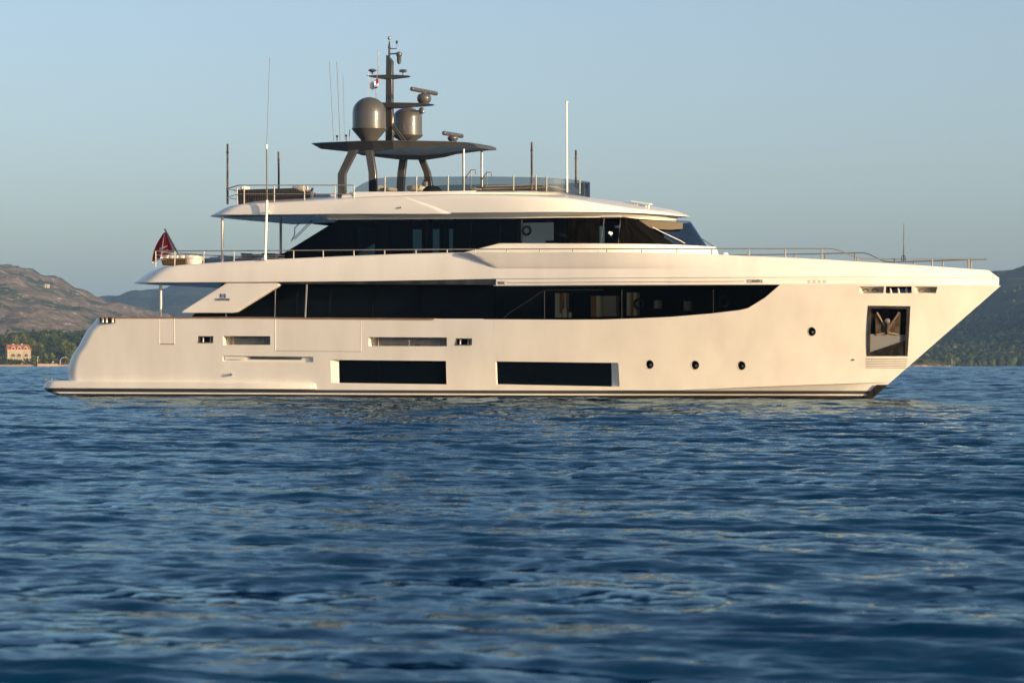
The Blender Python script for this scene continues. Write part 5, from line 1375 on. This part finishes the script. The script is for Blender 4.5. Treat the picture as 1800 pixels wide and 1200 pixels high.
# tall antennas and poles
m2 = MB(); m2.tube([PX(469.5, 374, -3.75), PX(468.7, 254, -3.75)], .028, 8, mi=1); m2.tube([PX(466, 457, -3.85), PX(469.3, 352, -3.75)], .05, 8); m2.tube([PX(468.8, 256, -3.75), PX(474, 101, -3.75)], .010, 6, mi=1); m2.lathe([(.04, -.08), (.04, .08)], PX(468.8, 258, -3.75), 8)
m2.tube([PX(469, 372.5, -3.78), PX(474, 372.5, -3.6)], .025, 6); m2.tube([PX(466, 457, -3.85), PX(466, 449, -3.85)], .07, 8)
m2.build('whip_antenna', ['white_plastic', 'antenna_grey'], yacht)
m2 = MB(); m2.tube([PX(996.8, 338, -1.2), PX(996, 181, -1.2)], [.04, .028], 8); m2.lathe([(.02, 0), (.07, .01), (.05, .05), (.01, .06)], PX(996, 181, -1.2), 10); m2.build('whip_antenna', 'white_plastic', yacht)
for (x, y0, y1, Y) in ((400, 359, 253, -2.15), (490, 340, 267, 2.15), (934.7, 334, 250, -2.2), (1012.3, 341, 264, 2.1)):
    m2 = MB(); m2.tube([PX(x, y0, Y), PX(x, lerp(y0, y1, .5), Y), PX(x - (.6 if x == 490 else 0), y1, Y)], [.045, .043, .04], 8); m2.lathe([(.06, -.03), (.06, .03)], PX(x, y1 + 15, Y), 8); m2.build('awning_pole', 'pole_brown', yacht)
m2 = MB(); m2.tube([PX(1588.5, 461, -1.5), PX(1588.7, 430, -1.5), PX(1589, 393, -1.5)], [.03, .022, .012], 8); bj = m2.build('jack_staff', 'steel_dull', yacht)
m2 = MB(); q = PX(1588.7, 453, -1.5); m2.tube([q + Vector((.07 * math.cos(a), -.04, .08 * math.sin(a))) for a in [k / 14 * 6.283 for k in range(14)]], .02, 6, closed=True); m2.tube([q + Vector((-.07, -.04, 0)), q + Vector((-.09, -.04, -.17))], .018, 5); m2.tube([q + Vector((.07, -.04, 0)), q + Vector((.08, -.04, -.17))], .018, 5); o = m2.build('coiled_rope', 'rope'); tag(o, 'coil of blue rope hung on the thin staff above the foredeck', 'rope')

# ---- rails
def railpath(pts, surf_off=.14, mirror=False, Yc=None):
    out = []
    for px, py in pts:
        if Yc is None: p = PS(px, py, lambda X, z: max(0.05, bulY(X) - .28))
        else: p = PX(px, py, Yc)
        out.append(Vector((p.x, -p.y if mirror else p.y, p.z)))
    return out
rt = [(275, 441), (345, 441), (500, 440.3), (640, 439.3), (760, 438.5), (900, 437.8), (1060, 437.5), (1255, 437.2), (1400, 437), (1463, 437), (1475, 440), (1500, 450.5), (1517, 455), (1560, 455.4), (1640, 455.5), (1700, 455.6), (1722, 456)]
rposts = [273.5, 307, 358, 411, 516, 568, 622, 676, 731, 786, 835, 891, 949, 1007, 1067, 1128, 1190, 1251, 1316, 1380, 1444, 1507, 1573, 1638, 1702]
RT = table(rt); TP = table(top)
def rsurf(X, z): return max(0.05, bulY(X) - .28)
for mir in (False, True):
    rail = empty('deck_rail', (19, 0, 5.5)); rail.parent = yacht; rail.matrix_parent_inverse = Matrix.Translation((-19, 0, 0))
    def rp(m2, name, m='steel'):
        o = m2.build(name, m, None); o.parent = rail; o.matrix_parent_inverse = Matrix.Translation(-rail.location); return o
    dense = []
    for a, b in zip(rt[:-1], rt[1:]):
        k = max(1, int((b[0] - a[0]) / 40))
        for i in range(k): dense.append((lerp(a[0], b[0], i / k), lerp(a[1], b[1], i / k)))
    dense.append(rt[-1])
    pth = railpath(dense, mirror=mir)
    if mir: pth = pth[:]
    if not mir:
        tipx = PX(1727, 456, 0); pth = pth + [Vector((PX(1735, 457, 0).x, 0, pth[-1].z))]
    else: pth = pth + [Vector((PX(1735, 457, 0).x, 0, pth[-1].z - .0))]
    m2 = MB(); m2.tube(pth, .024, 6); rp(m2, 'handrail')
    for px in rposts:
        m2 = MB(); t_ = PS(px, RT(px), rsurf); b_ = PS(px, TP(px) + 1, rsurf)
        if mir: t_.y *= -1; b_.y *= -1
        m2.tube([b_, t_], .026 if px < 1300 else .032, 6); rp(m2, 'post')
    for f in (.36, .70):
        pp = []
        for px in (275, 307, 340, 380, 411, 450, 500):
            k = f if px < 345 else f + .0
            t_ = PS(px, RT(px) + (f * 19 + (px - 275) * (.012 if f < .5 else .0)), rsurf)
            if mir: t_.y *= -1
            pp.append(t_)
        m2 = MB(); m2.tube(pp, .012, 5); rp(m2, 'wire')
# stern rail of the upper deck across
m2 = MB()
a = PS(275, 441, rsurf); 
for dz in (0, -.16, -.32): m2.tube([a + Vector((0, 0, dz)), Vector((a.x - .3, a.y * .6, a.z + dz)), Vector((a.x - .35, 0, a.z + dz)), Vector((a.x - .3, -a.y * .6, a.z + dz)), Vector((a.x, -a.y, a.z + dz))], .02 if dz == 0 else .012, 6)
m2.build('stern_rail', 'steel', yacht)
# flybridge aft rail
fr = empty('fly_rail', (10, 0, 8)); fr.parent = yacht; fr.matrix_parent_inverse = Matrix.Translation((-19, 0, 0))
def frp(m2, name, m='steel'):
    o = m2.build(name, m, None); o.parent = fr; o.matrix_parent_inverse = Matrix.Translation(-fr.location)
CZ = table(crz)
for yt, r_ in ((325.7, .022), (341, .014)):
    L_ = [PX(x, yt, -2.95) for x in (622, 560, 500, 440, 420)]
    x0 = PX(402, yt, -2.2).x; z = L_[0].z
    full = L_ + [Vector((x0 + .1, -2.6, z)), Vector((x0, -2.0, z)), Vector((x0 - .1, 0, z)), Vector((x0, 2.0, z)), Vector((x0 + .1, 2.6, z))] + [Vector((p.x, 2.95, z)) for p in L_[::-1]]
    m2 = MB(); m2.tube(full, r_, 6); frp(m2, 'handrail')
for px in (429, 482, 535, 588.5, 622):
    for Y in (-2.95, 2.95):
        b_ = PX(px, CZ(px) + 1, -2.95); t_ = PX(px, 325.7, -2.95)
        m2 = MB(); m2.tube([Vector((b_.x, Y, b_.z)), Vector((t_.x, Y, t_.z))], .024, 6); frp(m2, 'post')
m2 = MB(); t_ = PX(416.5, 330, -2.3); m2.tube([t_, Vector((t_.x, t_.y, PX(416, 358, -2.3).z))], .024, 6); frp(m2, 'post')
# curved hand grabs behind the helm, stair rail under the roof
for x, y, Y in ((817, 318, -.6), (845, 322, .5)):
    m2 = MB(); m2.tube([PX(x, y - 4, Y), PX(x + 11, y - 19, Y), PX(x + 19, y - 19, Y), PX(x + 19, y - 12, Y)], .022, 6); m2.tube([PX(x + 10.5, 336, Y), PX(x + 11, y - 18, Y)], .02, 6); m2.build('hand_grab', 'steel', yacht)
m2 = MB(); m2.tube([PX(512, 424, -1), PX(518, 412, -1), PX(518, 401, -1), PX(528, 391, -1)], .02, 6); m2.build('stair_rail', 'steel_dull', yacht); m2 = MB(); m2.tube([PX(514, 421, -1), PX(548, 387, -1)], .016, 6); m2.build('stair_rail', 'steel_dull', yacht); m2 = MB(); m2.tube([PX(518, 421, -.7), PX(552, 387, -.7)], .013, 6); m2.build('stair_rail', 'steel_dull', yacht)

# ---- loose furniture
def slab(c, d, rot=0.0): return c, d
def soft(mb, c, d, rz=0.0, mi=0, rt_=None):
    """cushion: superellipsoid box"""
    n = 14; m_ = 8; vs = []; fs = []
    M = Matrix.Rotation(rz, 3, 'Z')
    if rt_ is not None: M = rt_
    for i in range(m_ + 1):
        ph = -math.pi / 2 + math.pi * i / m_
        for j in range(n):
            th = 2 * math.pi * j / n
            f = lambda v, e: math.copysign(abs(v) ** e, v)
            p = Vector((d[0] / 2 * f(math.cos(ph), .35) * f(math.cos(th), .35), d[1] / 2 * f(math.cos(ph), .35) * f(math.sin(th), .35), d[2] / 2 * f(math.sin(ph), .5)))
            vs.append(Vector(c) + M @ p)
    for i in range(m_):
        for j in range(n): fs.append((i * n + j, i * n + (j + 1) % n, (i + 1) * n + (j + 1) % n, (i + 1) * n + j))
    mb.add(vs, fs, mi)
def on(o, c): o.location = c
a = PX(283, 466.5, -2.2); b = PX(328, 451, -2.2)
sofa = empty('wicker_sofa', ((a.x + b.x) / 2, -2.0, a.z), 'brown wicker sofa with white cushions beside the stern flag', 'sofa')
m2 = MB(); m2.hexa([(a.x + .08, -2.25, a.z), (b.x, -2.25, a.z), (b.x, -2.25, b.z - .07), (a.x, -2.25, b.z - .07)], [(a.x + .08, -.6, a.z), (b.x, -.6, a.z), (b.x, -.6, b.z - .07), (a.x, -.6, b.z - .07)]); m2.build('frame', 'wicker_brown', sofa, smooth=0, bevel=.04)
m2 = MB()
for k in range(4): soft(m2, (a.x + .2 + k * .22, -1.9, b.z - .02), (.26, .5, .17))
m2.build('cushion', 'white_cushion', sofa, smooth=80)
c = PX(335.5, 458, -2.0); ch = MB(); soft(ch, (c.x, -1.7, c.z - .02), (.48, .9, .42)); soft(ch, (c.x - .1, -1.7, c.z + .12), (.30, .8, .24))
o = ch.build('armchair', 'white_cushion', None, smooth=80); tag(o, 'white padded armchair at the forward end of the brown wicker sofa', 'armchair')
a = PX(423, 356, -1.9); b = PX(540, 330, -1.9)
sf = empty('wicker_lounge', ((a.x + b.x) / 2, -1.9, a.z), 'long black wicker lounge sofa behind the rail of the top deck', 'sofa')
m2 = MB(); xm = PX(522, 340, -1.9).x
m2.hexa([(a.x + .05, -2.2, a.z - .3), (b.x, -2.2, a.z - .1), (b.x, -2.2, b.z - .22), (xm, -2.2, b.z - .02), (a.x, -2.2, b.z - .03)], [(a.x + .05, -.8, a.z - .3), (b.x, -.8, a.z - .1), (b.x, -.8, b.z - .22), (xm, -.8, b.z - .02), (a.x, -.8, b.z - .03)]); m2.build('frame', 'wicker_black', sf, smooth=0, bevel=.04)
m2 = MB(); soft(m2, (PX(524, 331, -1.9).x, -1.7, PX(524, 331, -1.9).z), (.46, .7, .24)); soft(m2, (PX(427, 330, -1.9).x, -1.7, PX(427, 330.5, -1.9).z), (.17, .6, .14)); m2.build('cushion', 'white_cushion', sf, smooth=80)
# pot plant and low tables on the top deck
q = PX(548, 348, -1.6); pl = empty('potted_plant', q, 'small green plant in a pale pot forward of the black wicker lounge', 'plant')
m2 = MB(); m2.lathe([(.06, 0), (.07, .02), (.085, .24), (.075, .26)], q, 12); m2.build('pot', 'grey_cushion', pl)
mat('leaf', (0.03, 0.06, 0.02), .6)
m2 = MB()
for k in range(14):
    a_ = rnd.uniform(0, 6.28); t_ = q + Vector((0, 0, .25)); e = t_ + Vector((math.cos(a_) * .09, math.sin(a_) * .09, rnd.uniform(.04, .2))); s_ = Vector((-math.sin(a_), math.cos(a_), 0)) * .03
    m2.add([t_, t_.lerp(e, .5) + s_, e, t_.lerp(e, .5) - s_], [(0, 1, 2, 3)])
m2.build('leaves', 'leaf', pl, smooth=0, fix=False)
a = PX(560, 351, -1.2); b = PX(588, 342, -1.2); m2 = MB(); m2.hexa([(a.x, -1.6, a.z), (b.x, -1.6, a.z), (b.x, -1.6, b.z), (a.x + .12, -1.6, b.z)], [(a.x, -.6, a.z), (b.x, -.6, a.z), (b.x, -.6, b.z), (a.x + .12, -.6, b.z)]); o = m2.build('covered_table', 'blue_cushion', smooth=0, bevel=.03); tag(o, 'low blue grey covered table near the aft leg of the hardtop', 'table')
for (x0, x1, y0, y1, Y, nm_, m_, lb, ct_) in ((663, 674, 326, 337, -1.2, 'deck_stool', 'grey_cushion', 'beige seat directly forward of the near hardtop leg on the top deck', 'seat'), (678, 693, 329.5, 337, -1.2, 'deck_ottoman', 'grey_cushion', 'low beige ottoman beside the beige top deck seat', 'seat'),
    (720, 745, 326, 337, 0.4, 'bar_counter', 'cream', 'cream bar counter between the far hardtop legs', 'counter'), (829, 856, 330, 337, .6, 'sun_lounge', 'cream', 'cream sun lounge base behind the wind screen just aft of midscreen', 'lounge')):
    a = PX(x0, y1, Y); b = PX(x1, y0, Y); m2 = MB(); soft(m2, ((a.x + b.x) / 2, Y, (a.z + b.z) / 2), (b.x - a.x, .8, b.z - a.z)); o = m2.build(nm_, m_, smooth=60); tag(o, lb, ct_)
a = PX(858, 336, -.2); b = PX(962, 325.5, -.2); sh = empty('helm_console', (a.x, -.2, a.z), 'long low white and teak helm console behind the forward wind screen', 'console')
m2 = MB(); m2.hexa([(a.x, -1, a.z), (b.x + .6, -1, a.z), (b.x, -1, b.z), (a.x + .2, -1, b.z - .02)], [(a.x, 1, a.z), (b.x + .6, 1, a.z), (b.x, 1, b.z), (a.x + .2, 1, b.z - .02)]); m2.build('body', 'cream', sh, smooth=0, bevel=.03)
m2 = MB(); m2.box(((a.x + b.x) / 2, 0, lerp(a.z, b.z, .55)), (b.x - a.x + .3, 2.06, .035)); m2.build('trim', 'teak', sh, smooth=0)
m2 = MB(); c = PX(760, 333, -.5); m2.lathe([(.42, -.12), (.38, 0), (.25, .1), (.05, .15)], c, 16, sy=.7); o = m2.build('tub_cover', 'rubber'); tag(o, 'dark rounded cover at the foot of the forward hardtop leg', 'cover')
m2 = MB(); c = PX(747, 322, -.3); m2.lathe([(.1, -.12), (.12, .02), (.1, .05)], c, 12); pb = empty('planter', c, 'pale planter with a dark plant below the forward hardtop leg', 'plant'); m2.build('pot', 'grey_cushion', pb)
m2 = MB()
for k in range(10):
    a_ = k * .7; t_ = c + Vector((0, 0, .04)); e = t_ + Vector((math.cos(a_) * .13, math.sin(a_) * .13, .1)); s_ = Vector((-math.sin(a_), math.cos(a_), 0)) * .04; m2.add([t_, t_.lerp(e, .5) + s_, e, t_.lerp(e, .5) - s_], [(0, 1, 2, 3)])
m2.build('leaves', 'leaf', pb, smooth=0, fix=False)
# upper aft deck: blue sofa, dining table, chairs
a = PX(364, 463.5, .6); b = PX(424, 453, .6); bs_ = empty('blue_sofa', (a.x, .6, a.z), 'blue grey upholstered sofa with loose cushions on the upper aft deck', 'sofa')
m2 = MB(); m2.box(((a.x + b.x) / 2, .9, (a.z + b.z) / 2 - .08), (b.x - a.x, .8, b.z - a.z + .05)); m2.box((a.x - .04, .9, (a.z + b.z) / 2 - .05), (.1, .85, .3)); m2.build('base', 'blue_cushion', bs_, smooth=0, bevel=.05)
m2 = MB()
for x, h in ((372, 456), (386, 455), (398, 455), (417, 457)): c = PX(x, h, .6); soft(m2, (c.x, .8, c.z - .04), (.36, .3, .28))
m2.build('cushion', 'blue_cushion', bs_, smooth=80)
a = PX(440, 449.5, -.8); b = PX(500, 447, -.8); tb = empty('dining_table', (a.x, -.8, a.z - .6), 'rectangular grey dining table among grey chairs under the roof', 'table')
m2 = MB(); m2.box(((a.x + b.x) / 2, -.5, a.z + .02), (b.x - a.x + .3, 1.1, .06)); m2.build('tabletop', 'steel_dull', tb, smooth=0)
for x in (a.x + .1, b.x - .1):
    m2 = MB(); m2.box((x, -.5, a.z - .38), (.1, .8, .75)); m2.build('leg', 'steel_dull', tb, smooth=0)
mat('chair_grey', (0.13, 0.13, 0.14), .8)
for i, (x, w_, Y, lb) in enumerate(((434, 18, -1.5, 'grey fabric chair at the aft end of the dining table'), (473, 22, -1.7, 'grey fabric chair beside the tall white antenna foot'), (505, 20, -1.6, 'grey fabric chair next to the dark raked upper deck window'))):
    a = PX(x - w_ / 2, 463, Y); b = PX(x + w_ / 2, 444.5, Y); chr_ = empty('dining_chair', (a.x, Y, a.z - .2), lb, 'chair', 'grey chairs round the dining table')
    wd = b.x - a.x
    m2 = MB(); zs = a.z + .08
    m2.hexa([(a.x - .05, Y, b.z), (b.x, Y, b.z - .02), (b.x - .04, Y, zs), (a.x + .06, Y, zs)], [(a.x - .05, Y + .05, b.z), (b.x, Y + .05, b.z - .02), (b.x - .04, Y + .05, zs), (a.x + .06, Y + .05, zs)]); m2.build('backrest', 'chair_grey', chr_, smooth=0)
    m2 = MB(); m2.box(((a.x + b.x) / 2, Y + .28, zs), (wd * .9, .5, .06)); m2.build('seat', 'chair_grey', chr_, smooth=0)
    for dx in (-.4, .4):
        for dy in (.06, .5):
            m2 = MB(); m2.box(((a.x + b.x) / 2 + dx * wd, Y + dy, zs - .22), (.03, .03, .42)); m2.build('leg', 'chair_grey', chr_, smooth=0)

# ---- ensign and staff
m2 = MB(); s0, s1 = PX(290, 403.5, -.5), PX(313, 446, -.5); m2.tube([s1 + (s1 - s0) * .25, s0], .035, 8); m2.lathe([(.01, -.04), (.045, 0), (.01, .04)], s0, 8); m2.build('flag_staff', 'steel_dull', yacht)
def fl_f(u, v):
    # u along the hoist, v away from the staff; the cloth hangs down and aft in folds
    h = (291 + 18 * u, 408 + 34 * u)
    low = (lerp(288.5, 270, 1) + 0 * u, 0)
    if v < .5:
        s = v * 2; t = (lerp(289, 277.5, u) if True else 0, lerp(409, 461 if False else 452, u)); x = lerp(h[0], t[0] + (8 - 2 * u) * 0 + lerp(0, 5, u), s); y = lerp(h[1], lerp(409, 452, u), s) + 3 * s * u
    else:
        s = (v - .5) * 2; t = (lerp(289, 277.5, u) + lerp(0, 5, u), lerp(409, 452, u) + 3 * u); e = (lerp(288, 267.5, u), lerp(409.5, 463, u)); x = lerp(t[0], e[0], s); y = lerp(t[1], e[1], s)
        x -= 5 * math.sin(u * math.pi) * s
    yy = -.5 + .25 * math.sin(v * 9) * (.3 + u) - .3 * v
    return PX(x, y, yy)
def fl_m(u, v):
    if v < .07: return 1
    if abs(v - .5) < .035: return 1
    if .58 < v < .68 and .55 < u < .62: return 1
    if .22 < v < .48 and (.58 < u < .62 or .76 < u < .80): return 1
    if u > .94: return 1
    return 0
o = cloth(grid(fl_f, 40, 40), 'ensign_flag', ['red_cloth', 'white_cloth', 'blue_cloth'], fl_m); tag(o, 'large red ensign with white markings hanging from the slanted stern staff', 'flag')
# far guard: white dome lamp on the foredeck
m2 = MB(); c = PX(1274, 446, -1.5); m2.lathe([(.12, -.1), (.14, -.02), (.1, .04), (.02, .05)], c, 12, sy=.8); m2.build('deck_light', 'white_plastic', yacht)
